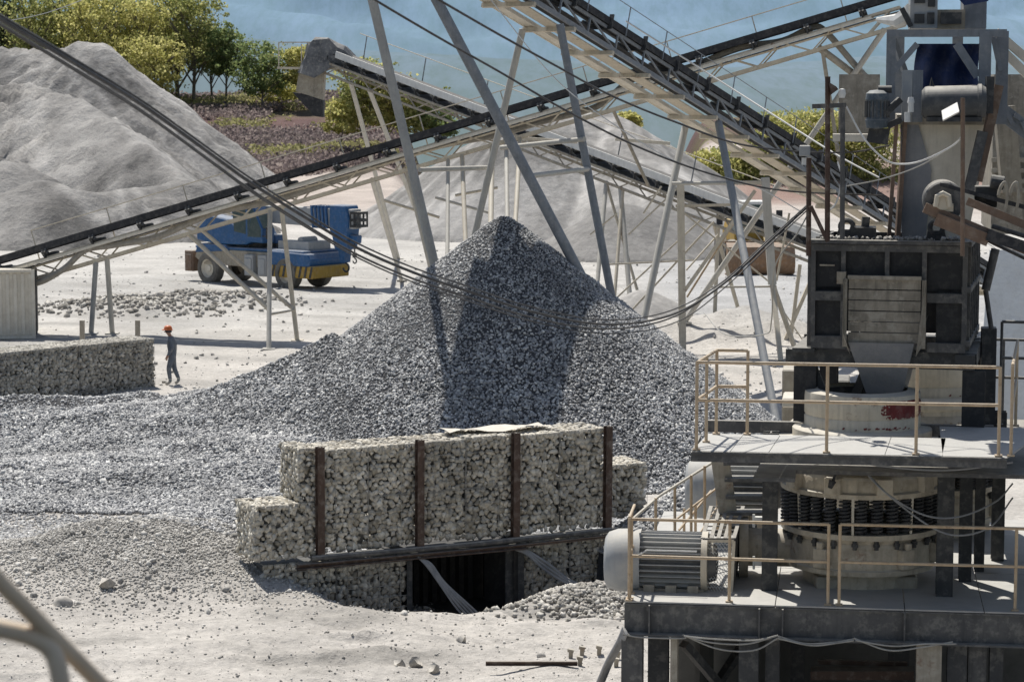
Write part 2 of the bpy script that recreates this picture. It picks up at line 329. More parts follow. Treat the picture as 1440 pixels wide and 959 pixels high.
def rotm(n):
    q = RNG.normal(size=(n, 4)); q /= np.linalg.norm(q, axis=1)[:, None]; w, x, y, z = q.T
    return np.stack([1-2*(y*y+z*z), 2*(x*y-z*w), 2*(x*z+y*w), 2*(x*y+z*w), 1-2*(x*x+z*z), 2*(y*z-x*w), 2*(x*z-y*w), 2*(y*z+x*w), 1-2*(x*x+y*y)], -1).reshape(n, 3, 3)
def stones(pts, size, simple=True, jit=.28, flat=.45):
    pts = np.asarray(pts, float); n = len(pts); B, Fc = (CB, CF) if simple else (ICO, IF)
    v = B[None]*(1+RNG.uniform(-jit, jit, (n, len(B), 3))); v = v*np.stack([RNG.uniform(.8, 1.3, n), RNG.uniform(.6, 1.1, n), RNG.uniform(flat, .95, n)], -1)[:, None]
    v = np.einsum('nij,nkj->nki', rotm(n), v)*(np.asarray(size).reshape(-1, 1, 1)*np.ones((n, 1, 1))/2)+pts[:, None]
    f = Fc[None]+(np.arange(n)*len(B))[:, None, None]
    return v.reshape(-1, 3), f.reshape(-1, 3)
# ---------------------------------------------------------------- heaps
APX = W(708, 310, 62)
def cone(x, y, cx, cy, h, s=.78, rnd=.5):
    r = np.sqrt((x-cx)**2+(y-cy)**2+rnd**2)-rnd; return h-s*r
def pile_h(x, y):
    gz = ground_h(x, y)
    n = .16*fbm(x, y, 2.2, 4, 11)+.05*vn(x, y, .35, 12)
    c = cone(x, y, APX.x, APX.y, APX.z+.03, .775, .25)
    tx, ty = APX.x-4.3, APX.y-1.2
    c2 = 2.95-.47*np.abs(x-tx)*(x < tx)-.78*np.abs(x-tx)*(x > tx)-.62*np.abs(y-ty)
    c3 = cone(x, y, APX.x+2.4, APX.y-4.2, 2.9, .62, 1.2)
    fan = (.26+(.12+.30*sstep(-17, -12, x)+.75*sstep(-14, -6, x))*sstep(50, 62.5, y)+.30*fbm(x*.35+y*.5, y*1.0-x*.15, 2.6, 3, 14)+.50*((((y-.42*x+1.8*fbm(x, y, 3.5, 2, 46))/2.1) % 1.0)**1.5-.4)*np.clip(.55+2*fbm(x, y, 4, 2, 47), .15, 1))*sstep(-24, -20, x)*(1-sstep(-5.0, -1.5, x))*sstep(47.6, 54.6, y+.22*(x+9)+.9*fbm(x, y, 2.5, 3, 91))*(1-sstep(63.0, 66.5, y+.15*(x+10)))
    berm = .62*np.exp(-((y-(66.6+.42*(x+15)))/1.25)**2)*(1-sstep(-10.5, -9.2, x))
    k = 6.0
    z = np.logaddexp(np.logaddexp(k*c, k*c2), k*(np.maximum(fan, berm)-.12))/k
    z = z+n*sstep(0, .6, z)
    wx = (x-WA.x)*WD.x+(y-WA.y)*WD.y; wo = (x-WA.x)*WN.x+(y-WA.y)*WN.y
    behind = sstep(-1.9, -2.3, wo)                      # retained behind the wall
    right = sstep(7.1, 8.0, wx)
    spill = cone(x, y, *(lambda p: (p.x, p.y))(gab(7.9, .3, 0)), 1.15, .72, .3)
    z = np.where(wo > -2.3, np.where(wx > 6.0, np.maximum(np.maximum(z*right, spill), gz-.3), np.where(wx < -2.0, z, z*behind+(gz-.5)*(1-behind))), z)
    return np.where(z > gz+.03, z, gz-.25)
x = np.arange(-24, 10.5, .11); y = np.arange(44.5, 71.5, .11); Y1, X1 = np.meshgrid(y, x, indexing='ij'); Z1 = pile_h(X1, Y1)
t = thing('gravel_pile', (APX.x, APX.y, 0), 'tall pointed heap of blue-grey crushed gravel behind the caged-stone wall', 'gravel pile')
mk('heap', np.stack([X1, Y1, Z1], -1).reshape(-1, 3), grid_faces(*X1.shape), M['pilecore'], t, smooth='full')
n = 340000; sx_ = RNG.uniform(-17.5, 10.5, n); sy_ = RNG.uniform(46.5, 70.5, n)
keep = np.abs(sx_/sy_) < .235; keep &= RNG.random(n) < np.where(sy_ > 63.5, .35, 1.0); sx_, sy_ = sx_[keep], sy_[keep]
sz_ = pile_h(sx_, sy_); ok = sz_ > ground_h(sx_, sy_)+.02; sx_, sy_, sz_ = sx_[ok], sy_[ok], sz_[ok]
big = RNG.random(len(sx_)); ssz = np.clip(.066*np.exp(RNG.normal(0, .26, len(sx_))), .026, .18)*(1.22-.085*np.clip(sz_, 0, 5))*(1+.35*fbm(sx_, sy_, 1.8, 3, 61))
v, f = stones(np.stack([sx_, sy_, sz_+.008], -1), ssz); o = mk('gravel', v, f, M['gravel'], t); tag(o, kind='stuff'); print('pile stones', len(sx_))
def heapcol(x, y, z, g, ax, ay, amt):
    a = np.arctan2(y-ay, x-ax); r = np.hypot(x-ax, y-ay); w_ = .35*fbm(x, y, 9, 3, 71)
    s1 = np.abs(vn(a*26+w_*3, r*.05, 1, 72)); s2 = np.abs(vn(a*70+w_*4, r*.09, 1, 73)); b = fbm(x, y, 6, 5, 74)
    gy, gx = np.gradient(z); st = np.hypot(gx, gy); st = st/max(1e-6, np.percentile(st, 75))
    f_ = 1+amt*(.34*(1-np.clip(s1*9, 0, 1))-.16*np.clip(.4-s2*3, 0, 1)*1.5+.55*b-.22*np.clip(st-1.0, 0, 1))
    c = np.clip(f_, .5, 1.5)[..., None]*np.array((g*1.02, g*.985, g*.94)); return c
def heapthing(name, label, cat, hf, x0, x1, y0, y1, st, mat_, cx, cy, tint=None):
    x = np.arange(x0, x1, st); y = np.arange(y0, y1, st); Y1, X1 = np.meshgrid(y, x, indexing='ij'); gz = ground_h(X1, Y1); Z = hf(X1, Y1); Z = np.where(Z > gz, Z, gz-.3)
    o = mk(name, np.stack([X1-cx, Y1-cy, Z], -1).reshape(-1, 3), grid_faces(*X1.shape), mat_, smooth='full'); vcol(o, heapcol(X1, Y1, Z, *(tint or (.31, P1.x-4, P1.y, 1.5)))); o.location = (cx, cy, 0); return tag(o, label, cat)
def ridge(x, y, a, b, s=.76, rnd=.8):
    ax, ay, az = a; bx, by, bz = b; dx, dy = bx-ax, by-ay; L2 = dx*dx+dy*dy
    t = np.clip(((x-ax)*dx+(y-ay)*dy)/L2, 0, 1); r = np.sqrt((x-ax-dx*t)**2+(y-ay-dy*t)**2+rnd**2)-rnd; return az+(bz-az)*t-s*r
def gul(x, y, cx, cy, amp, k=26, sd=0):
    a = np.arctan2(y-cy, x-cx); r = np.hypot(x-cx, y-cy); return amp*(.5-np.abs(vn(a*k/6.28, r*.05+vn(a*9, r*.1, 1, 9), 1, sd))*2+.5*vn(a*k/2.2, r*.06, 1, sd+3))*np.clip(r/7, 0, 1)
P1 = W(140, 70, 200); P0 = W(-120, 72, 205)
def sand_h(x, y):
    z = ridge(x, y, tuple(P0), tuple(P1), .76, .7)+gul(x, y, P1.x, P1.y, .6, 70, 2)
    a = W(112, 137, 168); b = W(-160, 120, 180); z2 = ridge(x, y, tuple(b), tuple(a), .70, .3)+gul(x, y, a.x, a.y, 1.1, 60, 3)
    a = W(255, 262, 146); b = W(60, 258, 140); z3 = ridge(x, y, tuple(b), tuple(a), .62, 1.2)+gul(x, y, a.x, a.y, .5, 40, 5)
    a = W(112, 137, 168); b = W(262, 262, 150); z4 = ridge(x, y, tuple(a), tuple(b), .70, .4)
    a = W(20, 250, 150); z5 = cone(x, y, a.x, a.y, a.z+.6, .55, 1)
    z = np.maximum(np.maximum(np.maximum(z, z2), np.maximum(z3, z4)), z5)
    return z+1.0*fbm(x, y, 8, 3, 21)+.45*(.25-np.abs(fbm(x, y, 3.0, 4, 22)))*2
heapthing('sand_pile', 'long ridged grey sand pile at the left with trees behind its crest', 'sand pile', sand_h, -66, -8, 126, 232, .4, M['sand'], -30, 175)
def mid_h(x, y):
    a = W(735, 172, 150); b = W(845, 160, 153); c = W(950, 262, 140)
    z = np.maximum(ridge(x, y, tuple(a), tuple(b), .68, 1.5), ridge(x, y, tuple(b), tuple(c), .66, 1.5)); return z+gul(x, y, a.x, a.y, .35, 50, 7)+.35*fbm(x, y, 5, 4, 25)
heapthing('stone_dust_pile', 'broad pale grey stone dust pile with streaked sides beyond the steel trestles', 'stone dust pile', mid_h, -14, 20, 126, 172, .3, M['screen'], 3, 150, (.31, 8, 160, 1.3))
def mid2_h(x, y):
    a = W(878, 287, 129); return cone(x, y, a.x, a.y, a.z, .62, 1.2)+.15*fbm(x, y, 2.5, 4, 27)
heapthing('stone_dust_pile', 'smaller darker grey rounded heap in front of the broad pale pile', 'stone dust pile', mid2_h, -2, 15, 121, 138, .2, M['screen'], 6, 129, (.24, 6, 129, .5))
def sm_h(x, y):
    a = W(905, 408, 92); return cone(x, y, a.x, a.y, a.z, .6, .5)+.08*fbm(x, y, 1.5, 4, 29)
heapthing('stone_dust_pile', 'little grey heap just right of the large gravel cone by the steel legs', 'stone dust pile', sm_h, 1.5, 10, 87, 97, .12, M['screen'], 5, 92, (.36, 5, 92, .6))
# pale rubble heap beside the tunnel mouth
rc = gab(4.35, 2.8, 0)
def rub_h(x, y):
    u = (x-rc.x)*WD.x+(y-rc.y)*WD.y; w = (x-rc.x)*WN.x+(y-rc.y)*WN.y
    return ground_h(x, y)+.44*np.exp(-((u/1.35)**2+(w/.9)**2))-.05
t = thing('rubble_heap', (rc.x, rc.y, -.5), 'low heap of pale angular rubble in front of the dark tunnel mouth', 'rubble')
x = np.arange(rc.x-3, rc.x+3, .1); y = np.arange(rc.y-2.6, rc.y+2.6, .1); Y1, X1 = np.meshgrid(y, x, indexing='ij'); Z = rub_h(X1, Y1)
mk('heap', np.stack([X1, Y1, Z], -1).reshape(-1, 3), grid_faces(*X1.shape), M['ground'], t, smooth='full')
vcol(t.children[0], np.ones(X1.shape+(3,))*np.array((.40, .38, .35)))
xs, ys = RNG.normal(rc.x, 1.05, 2600), RNG.normal(rc.y, .75, 2600); hh = rub_h(xs, ys); k = hh > ground_h(xs, ys)-.02
v, f = stones(np.stack([xs, ys, hh+.02], -1)[k], RNG.uniform(.06, .17, k.sum()), flat=.3); tag(mk('stones', v, f, M['rubble'], t), kind='stuff')
# loose stones over the yard (uncountable)
def loose(name, label, xs, ys, sz, m, jit=.28, up=0):
    v, f = stones(np.stack([xs, ys, ground_h(xs, ys)+sz*.12+up], -1), sz, jit=jit); return tag(mk(name, v, f, m), label, 'loose stones', kind='stuff')
n = 26000; xs = RNG.normal(-7.3, 2.6, n); ys = RNG.normal(46.6, 1.7, n)
loose('loose_stones', 'pale crushed stones covering the low bank at the lower left', xs, ys, RNG.uniform(.02, .075, n)*np.where(RNG.random(n) < .02, 2.4, 1), M['pebble'])
n = 9000; ys = 36+30*RNG.random(n)**1.5; xs = RNG.uniform(-.23, .1, n)*ys
n2 = 9000; xa = RNG.uniform(-13, -3.6, n2); ya = 47.2+RNG.random(n2)**1.5*4.2-.22*(xa+9); loose('loose_stones', 'grey gravel spilling over the edge of the heap onto the pale bank', xa, ya, RNG.uniform(.04, .10, n2), M['gravel'])
n = 9000; ys = 36+30*RNG.random(n)**1.5; xs = RNG.uniform(-.23, .1, n)*ys
loose('loose_stones', 'scattered pebbles on the pale dusty ground in the foreground', xs, ys, .018+.05*RNG.random(n)**4, M['pebble'])
n = 4500; ys = 66+70*RNG.random(n)**1.3; xs = RNG.uniform(-.23, .2, n)*ys; w = RNG.random(n) < .35+.65*(fbm(xs, ys, 6, 3, 31) > .05); xs, ys = xs[w], ys[w]
loose('loose_stones', 'scattered stones over the trampled yard behind the gravel', xs, ys, .05+.16*RNG.random(len(xs))**4, M['pebble'])
n = 700; xs = np.concatenate([RNG.normal(-15.5, 2.2, n), RNG.normal(-12.3, 1.5, n//2)]); ys = np.concatenate([RNG.normal(98, 1.3, n), RNG.normal(101, 1, n//2)])
loose('loose_stones', 'rough rubble spread on the low mound left of the crane', xs, ys, RNG.uniform(.08, .34, len(xs)), M['rubble'])
for i, (px, py, s, lab) in enumerate(((585, 935, .24, 'pale boulder at the lower edge left of the rusty bar'), (562, 938, .15, 'small stone just left of the pale foreground boulder'), (610, 942, .13, 'flat stone just right of the pale foreground boulder'),
        (150, 850, .26, 'pale flat rock lying on the crushed stone bank at the lower left'), (90, 870, .2, 'pale rock beside the blurred handrail'), (648, 902, .12, 'dark stone on pale ground near the tunnel'), (760, 925, .10, 'small dark stone above the rusty bar'))):
    p = G(px, py, -.25); gz = float(ground_h(p.x, p.y)); v, f = stones([(0, 0, 0)], [s*1.7], False, .22, .6); o = mk('boulder', v, f, M['rubble']); o.location = (p.x, p.y, gz+s*.25); tag(o, lab, 'boulder')
# ================================================================ GABIONS
def clampface(v, o, n, off=.012):
    d = (v-np.array(o))@np.array(n)-off; v -= np.maximum(d, 0)[:, None]*np.array(n); return v
def face_stones(o, a, b, la, lb, outn, sp=.105):
    na, nb = int(la/sp), int(lb/(sp*.8)); P = []; S = []
    for j in range(nb):
        for i in range(na):
            u = (i+.5+.5*(j % 2)+random.uniform(-.32, .32))/na*la; w = (j+.5+random.uniform(-.3, .3))/nb*lb
            if u > la-.02: continue
            P.append(Vector(o)+a*u+b*w-outn*random.uniform(.01, .05)); S.append(sp*random.uniform(1.15, 2.0))
    return P, S
def gabion(o, la, hb, dep, ax, label, group, mat_=None, sp=.105, faces='ftlr', wires=False, basket_name='gabion_basket'):
    ax, nn = ax; up = Vector((0, 0, 1)); o = Vector(o)     # o = lower front left corner, nn outward normal
    t = thing(basket_name, tuple(o), label, 'gabion', group); P = []; S = []
    for ch, args in (('f', (o, ax, up, la, hb, nn)), ('t', (o-nn*dep+up*hb, ax, nn, la, dep, up)), ('l', (o-nn*dep, nn, up, dep, hb, -ax)), ('r', (o+ax*la, -nn, up, dep, hb, ax))):
        if ch in faces: p, s = face_stones(*args, sp=sp); P += p; S += s
    v, f = stones(P, S, True, .34, .75)
    for q_, n_ in ((o, nn), (o-nn*dep+up*hb, up), (o-nn*dep, -ax), (o+ax*la, ax)): v = clampface(v, q_, n_, .012+.0*la)
    mk('stone_fill', v, f, mat_ or M['gabstone'], t)
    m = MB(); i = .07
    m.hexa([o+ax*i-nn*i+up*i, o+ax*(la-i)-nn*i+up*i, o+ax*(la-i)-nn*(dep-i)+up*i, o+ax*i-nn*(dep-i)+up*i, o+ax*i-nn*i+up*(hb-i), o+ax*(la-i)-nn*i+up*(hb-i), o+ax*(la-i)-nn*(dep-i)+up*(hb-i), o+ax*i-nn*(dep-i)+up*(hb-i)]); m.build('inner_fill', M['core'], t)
    m = MB(); e = .012; r = .007
    c = [o+nn*e, o+ax*la+nn*e, o+ax*la+nn*e+up*hb, o+nn*e+up*hb]
    for k in range(4): m.bar(c[k], c[(k+1) % 4], r, r)
    st = .22 if wires else .34
    k = st
    while k < la-.1: m.bar(o+ax*k+nn*e*1.5, o+ax*k+nn*e*1.5+up*hb, .006 if not wires else .010); k += st
    k = st
    while k < hb-.05: m.bar(o+nn*e*1.5+up*k, o+ax*la+nn*e*1.5+up*k, .006 if not wires else .010); k += st
    for k in (0, la/2, la): m.bar(o+ax*k+up*(hb+e), o+ax*k-nn*dep+up*(hb+e), .005)
    m.build('wire_cage', M['wire'], t); return t
axw = (WD, WN); bay = WL/3; grp = 'stone filled wire baskets of the central retaining wall'
NB = ['left', 'middle', 'right']
gabion(gab(-.38, -.02, ZM), .36, ZT-ZM, 1.0, axw, 'narrow upper stone basket just left of the leftmost rusty post', grp)
for i in range(3):
    for r_, (z0, z1) in enumerate(((ZB, ZM), (ZM, ZT))):
        for k in range(2):
            gabion(gab(bay*i+bay/2*k+.01, -.02+random.uniform(-.02, .02), z0), bay/2-.02, z1-z0-.02+(random.uniform(-.04, .03) if r_ else 0), 1.0, axw,
                   '%s stone basket, %s of the pair in the %s bay between rusty posts' % (('lower', 'upper')[r_], ('left', 'right')[k], NB[i]), grp, faces='ft' if r_ else 'f')
gabion(gab(-1.28, .0, ZB-.05), 1.22, 1.02, 1.0, axw, 'low stone basket stepping down at the left end of the wall', grp, faces='ftl')
gabion(gab(WL+.1, -.35, ZB+.1), 1.05, 1.05, 1.0, axw, 'low stone basket right of the last rusty post against the gravel', grp, faces='ft')
TL = 1.86; TR = 4.28      # tunnel mouth along the wall
gl = (TL+1.1)/2
for k in range(2): gabion(gab(-1.1+gl*k, -.05, ZL), gl-.02, ZB-.16-ZL, 1.0, axw, ('leftmost', 'second')[k]+' wired stone basket under the rusty beam left of the tunnel', grp, faces='f', wires=True)
gr_ = (WL+.25-TR)/2
for k in range(2): gabion(gab(TR+.05+gr_*k, -.05, ZL), gr_-.02, ZB-.16-ZL, 1.0, axw, ('first', 'second')[k]+' wired stone basket under the beam right of the tunnel', grp, faces='f', wires=True)
for i, lab in enumerate(('leftmost rusty upright post of the stone basket wall', 'second rusty upright post from the left on the basket wall', 'third rusty upright post on the wall above the tunnel', 'rightmost rusty upright post at the end of the basket wall')):
    m = MB(); a = bay*i; m.ibeam(gab(a, .07, ZB-.1), gab(a+.01, .08, ZT+.03), .14, .14, .018, up=WN); o = m.build('steel_post', M['rust']); tag(o, lab, 'post', 'rusty posts of the central wall')
t = thing('tunnel_mouth', tuple(gab(TL, 0, ZL)), 'dark corrugated tunnel opening beneath the stone basket wall', 'tunnel')
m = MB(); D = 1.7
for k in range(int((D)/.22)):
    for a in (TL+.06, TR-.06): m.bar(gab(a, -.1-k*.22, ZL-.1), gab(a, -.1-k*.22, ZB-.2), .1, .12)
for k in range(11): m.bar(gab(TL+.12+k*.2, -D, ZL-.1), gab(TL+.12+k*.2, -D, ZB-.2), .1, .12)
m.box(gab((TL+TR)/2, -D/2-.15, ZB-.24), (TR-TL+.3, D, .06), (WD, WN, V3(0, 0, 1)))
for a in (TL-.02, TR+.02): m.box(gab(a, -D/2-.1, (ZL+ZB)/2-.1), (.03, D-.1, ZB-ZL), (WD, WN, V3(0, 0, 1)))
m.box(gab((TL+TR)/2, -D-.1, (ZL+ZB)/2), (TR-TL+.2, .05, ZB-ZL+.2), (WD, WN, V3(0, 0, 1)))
m.box(gab((TL+TR)/2, -D/2, ZL+.04), (TR-TL+.2, D, .05), (WD, WN, V3(0, 0, 1))); m.build('lining', metal('tunnel_shade_steel', (.016, .016, .018), (.03, .028, .026), dust=.1, grime=.1), t)  # lining and floor coloured near black to stand in for deep tunnel shade
m = MB(); m.bar(gab(TL+.02, .0, ZB-.22), gab(TR, .0, ZB-.22), .1, .06); m.ibeam(gab(TL+.02, .0, ZL-.1), gab(TL+.02, .0, ZB-.19), .1, .1, .015); m.ibeam(gab(TR, .0, ZL-.1), gab(TR, .0, ZB-.19), .12, .1, .015); m.box(gab(TR+.0-.18, -.12, (ZL+ZB)/2-.1), (.22, .02, ZB-ZL-.1), (WD, WN, V3(0, 0, 1))); m.build('door_frame', M['dark'], t)
t = thing('retaining_beam', tuple(gab(-.5, .1, ZB)), 'long rusty steel beam running along the foot of the stone basket wall', 'beam')
m = MB(); m.ibeam(gab(-.5, .15, ZB-.20), gab(4.3, .15, ZB-.22), .16, .10, .02); m.build('channel', M['rust'], t)
m = MB(); m.ibeam(gab(4.3, .13, ZB-.20), gab(WL+.1, .13, ZB-.18), .14, .05, .015); m.build('thin_channel', M['rustlight'], t)
m = MB(); m.tube([gab(-.2, .13, ZB-.07), gab(3, .13, ZB-.09), gab(WL+.2, .13, ZB-.06)], .055, 10); m.build('pipe', M['beam'], t, smooth=True)
# canvas scrap on the wall top
m = MB(); q = []
for i in range(9):
    for j in range(3):
        a = 2.9+i*.28; q.append(gab(a, -.35-.25*j-.1*math.sin(i), ZT+.05+.04*math.sin(i*1.3+j)))
m.add(q, [(i*3+j, i*3+j+1, (i+1)*3+j+1, (i+1)*3+j) for i in range(8) for j in range(2)]); tag(m.build('cloth_strip', M['pale']), 'pale cloth strip lying along the top of the central wall', 'cloth')
for i in range(5):
    m = MB(); a0 = TL+.1+.03*i; o = gab(a0, .12, ZB-.2-.02*i); m.tube(spline([o, gab(a0+.15, .25, .12), gab(a0+.40, .32, -.25), gab(a0+.7+.04*i, .5+.03*i, -.75), gab(a0+1.0+.04*i, .7, -1.1)]), .022+.004*(i % 2), 8)
    tag(m.build('hose', M['cablegrey'], smooth=True), 'grey hose in the bundle hanging at the left of the tunnel mouth', 'hose', 'hoses hanging left in the tunnel mouth')
for i in range(3):
    m = MB(); m.tube(spline([gab(TR-.35, .0, ZB-.22), gab(TR+.02, .12+.02*i, ZB-.3-.03*i), gab(TR+.45, .25, -.08-.08*i), gab(TR+1.0, .4+.05*i, -.5-.04*i), gab(TR+1.7, .8+.1*i, -.66-.02*i)]), .03, 8)
    tag(m.build('hose', M['cablegrey'], smooth=True), 'thick grey hose leaving the tunnel toward the right', 'hose', 'hoses leaving the tunnel on the right')
# left gabion wall
LA = Vector((W(-60, 500, 68.6).x, 68.6, 0)); LB = Vector((W(218, 500, 73.6).x, 73.6, 0)); ld = (LB-LA); LL = ld.length; ld = ld/LL; ln = Vector((ld.y, -ld.x, 0))
for i in range(5):
    w = LL/5
    for r_ in range(2):
        gabion(LA+ld*(w*i)+Vector((0, 0, -.22+r_*.86)), w-.02, .88-.02*r_, 1.25, (ld, ln), '%s stone basket, number %s from the right in the left yard wall' % (('lower', 'upper')[r_], ['five', 'four', 'three', 'two', 'one'][i]), 'baskets of the stone wall beside the worker', M['gabstone2'], sp=.115, faces='ftr' if r_ else 'fr')
for px, lab in ((115, 'left short grey stake behind the left stone wall'), (193, 'right short grey stake behind the left stone wall')):
    p = W(px, 470, 77); m = MB(); m.bar((p.x, 77, 0), (p.x+.02, 77, 1.72), .15, .12); tag(m.build('stake', M['beige_dark']), lab, 'stake')
# ================================================================ CONVEYORS
class Fr:
    def __init__(s, o, t):
        s.o = Vector(o); s.t = Vector(t).normalized(); s.l = s.t.cross(Vector((0, 0, 1))).normalized(); s.n = s.l.cross(s.t)
    def __call__(s, a, u, w): return s.o+s.t*a+s.l*u+s.n*w
def leg(name, a, b, r, m, parent, foot=True):
    q = MB(); q.cyl(a, b, r, n=10)
    if foot and b.z < .8: q.box((b.x, b.y, max(b.z, .03)), (r*5, r*5, .06))
    return q.build(name, m, parent, smooth=True)
def xbar(name, a, b, w, m, parent): q = MB(); q.bar(a, b, w, w*.8); return q.build(name, m, parent)
# ---- conveyor A : long dark belt rising left to right behind the gravel heap
A0 = W(-30, 375, 89.5); A1 = W(1262, -6, 83.0); fa = Fr(A0, A1-A0); LAc = (A1-A0).length   # l points toward camera(-y)?
sg = -1 if fa.l.y > 0 else 1
def FA(a, u, w): return fa(a, u*sg, w)         # u>0 is toward the camera
t = thing('conveyor', tuple(A0), 'long conveyor with a dark edge rising from lower left to upper right behind the gravel', 'conveyor')
m = MB(); m.bar(FA(-10, .62, 0), FA(LAc, .62, 0), .05, .25, up=fa.n); m.bar(FA(-10, -.62, 0), FA(LAc, -.62, 0), .05, .25, up=fa.n); m.build('skirt_board', M['black'], t)
m = MB(); m.bar(FA(-10, 0, -.02), FA(LAc, 0, -.02), 1.15, .03, up=fa.n); m.bar(FA(-10, 0, -.55), FA(LAc, 0, -.55), .95, .02, up=fa.n); m.build('belt', M['black'], t)
k = 1.0; i = 0
while k < LAc:
    m = MB(); m.bar(FA(k, .68, -.08), FA(k, .68, -.42), .16, .06, up=fa.t); m.bar(FA(k, .7, -.12), FA(k, .55, -.30), .22, .18, up=fa.t); m.cyl(FA(k, .6, -.30), FA(k, -.6, -.30), .07, n=8); m.cyl(FA(k+.1, .7, -.22), FA(k+.1, .45, -.40), .075, n=8)
    m.build('idler', M['dark'], t); k += 1.92; i += 1
m = MB()
for w_, u_, s_ in ((-.42, .62, .07), (-.62, .60, .05), (-1.02, .58, .10), (-.42, -.62, .07), (-1.02, -.58, .10)): m.bar(FA(-8, u_, w_), FA(LAc, u_, w_), s_, s_*1.2, up=fa.n)
k = 0; 
while k < LAc-1.9:
    for u_ in (.6, -.6):
        m.bar(FA(k, u_, -.42), FA(k+.96, u_, -1.02), .05); m.bar(FA(k+.96, u_, -1.02), FA(k+1.92, u_, -.42), .05)
    m.bar(FA(k+.96, .6, -1.02), FA(k+.96, -.6, -1.02), .06); k += 1.92
m.build('truss', M['beige'], t)
m = MB(); m.bar(FA(0, .85, -.50), FA(LAc-1, .85, -.50), .30, .04, up=fa.n); m.bar(FA(0, .98, -.50), FA(LAc-1, .98, -.50), .03, .10, up=fa.n); m.build('cable_tray', M['pale'], t)
m = MB(); m.tube([FA(2, -.95, .78), FA(LAc-1, -.95, .78)], .022, 6); m.build('handrail', M['beige'], t)
k = 2
while k < LAc-1: xbar('rail_post', FA(k, -.95, -.45), FA(k, -.95, .78), .045, M['beige'], t); k += 3.1
m = MB(); m.bar(FA(1, -.9, -.45), FA(LAc-1, -.9, -.45), .5, .04, up=fa.n); m.build('walkway', M['beige_dark'], t)
def la(px, fa_=FA, L=LAc, u=.6, w=-1.0):
    best = min((abs(720+F*fa_(L*i/400, u, w).x/fa_(L*i/400, u, w).y-px), L*i/400) for i in range(401)); return best[1]
def gnd(px, py, d=None):
    p = G(px, py); p.z = float(ground_h(p.x, p.y)); return p
for px, foot in ((133, (128, 470)), (148, (158, 470))): leg('leg', FA(la(px), .55, -1.02), gnd(*foot), .095, M['paleleg'] if px == 148 else M['greyleg'], t)
l1 = leg('leg', FA(la(378), .55, -1.02), gnd(378, 492), .085, M['paleleg'], t); leg('leg', FA(la(396), .55, -1.02), gnd(418, 480), .085, M['beige'], t)
p1 = W(378, 435, 85.2); p2 = W(414, 436, 86.2); leg('brace', FA(la(262), .5, -1.02), p1, .085, M['beige'], t); leg('brace', FA(la(280), .5, -1.02), p2, .075, M['beige'], t); leg('brace', W(380, 442, 85.2), p2, .04, M['beige'], t)
for px, foot, r in ((524, (565, 395), .09), (570, (636, 500), .08), (628, (628, 520), .07), (650, (662, 520), .08), (690, (686, 540), .09), (712, (716, 540), .08), (730, (712, 540), .08)):
    leg('leg', FA(la(px), .5, -1.02), gnd(*foot), r, M['beige'] if px % 4 else M['paleleg'], t)
leg('brace', W(540, 282, 86), W(618, 306, 86), .05, M['beige'], t); leg('brace', W(612, 278, 86), W(690, 300, 86), .05, M['paleleg'], t); leg('brace', W(640, 275, 86), W(700, 264, 86), .05, M['beige'], t)
leg('brace', FA(la(1240), .5, -1.0), gnd(962, 480), .10, M['paleleg'], t); leg('leg', FA(la(1150), .5, -1.0), W(1262, 150, 84), .12, M['beige_dark'], t); leg('leg', FA(la(1152), .5, -1.0), W(1190, 290, 84), .07, M['beige_dark'], t); leg('leg', FA(la(860), .5, -1.0), W(912, 262, 86), .06, M['beige_dark'], t)
# sagging duct hung beneath it
pts = [(20, 392), (52, 398), (90, 378), (120, 352), (160, 345), (225, 332), (300, 300), (380, 284), (450, 262), (520, 238), (560, 222), (620, 205), (700, 190), (760, 172), (840, 150), (890, 112), (960, 98), (1040, 68), (1100, 58), (1140, 40), (1160, 44), (1205, 95), (1255, 148)]
m = MB(); m.tube(spline([W(a, b, 88.3-a*.0042) for a, b in pts], 6), .11, 8); tag(m.build('hose', M['hose'], smooth=True), 'thick sagging beige hose slung under the long rising conveyor', 'hose')
# ---- conveyor B : big conveyor descending to the right, seen from below
P0 = W(742, 15, 66.0); P1 = W(1240, 322, 84.0); fb = Fr(P1, P0-P1); LB_ = (P0-P1).length
sgb = 1 if fb.l.x > 0 else -1
def FB(a, u, w): return fb(a, u*sgb, w)        # u>0 nearer the camera (right)
t = thing('conveyor', tuple(P1), 'large belt conveyor over the gravel heap, seen from below, between tall slanting tube legs', 'conveyor')
E0, E1 = -9.0, LB_+8.0
m = MB()
for u_ in (.70, -.12): m.bar(FB(E0, u_, .0), FB(E1, u_, .0), .07, .13, up=fb.n); m.bar(FB(E0, u_, .50), FB(E1, u_, .50), .06, .09, up=fb.n)
k = E0
while k < E1-1.5: m.bar(FB(k, .71, .0), FB(k+1.5, .71, .50), .045); m.bar(FB(k+1.5, .71, .0), FB(k+1.5, .71, .50), .05); k += 1.5
m.build('truss', M['grey'], t)
m = MB()
for q in (-1, 1): m.add([FB(E0, .3, .58), FB(E1, .3, .58), FB(E1, .3+q*.44, .74), FB(E0, .3+q*.44, .74)], [(0, 1, 2, 3)])
m.bar(FB(E0, .3, .22), FB(E1, .3, .22), .72, .02, up=fb.n); m.bar(FB(E0, .78, .66), FB(E1, .78, .66), .03, .2, up=fb.n); m.build('belt', M['black'], t)
k = E0+.6
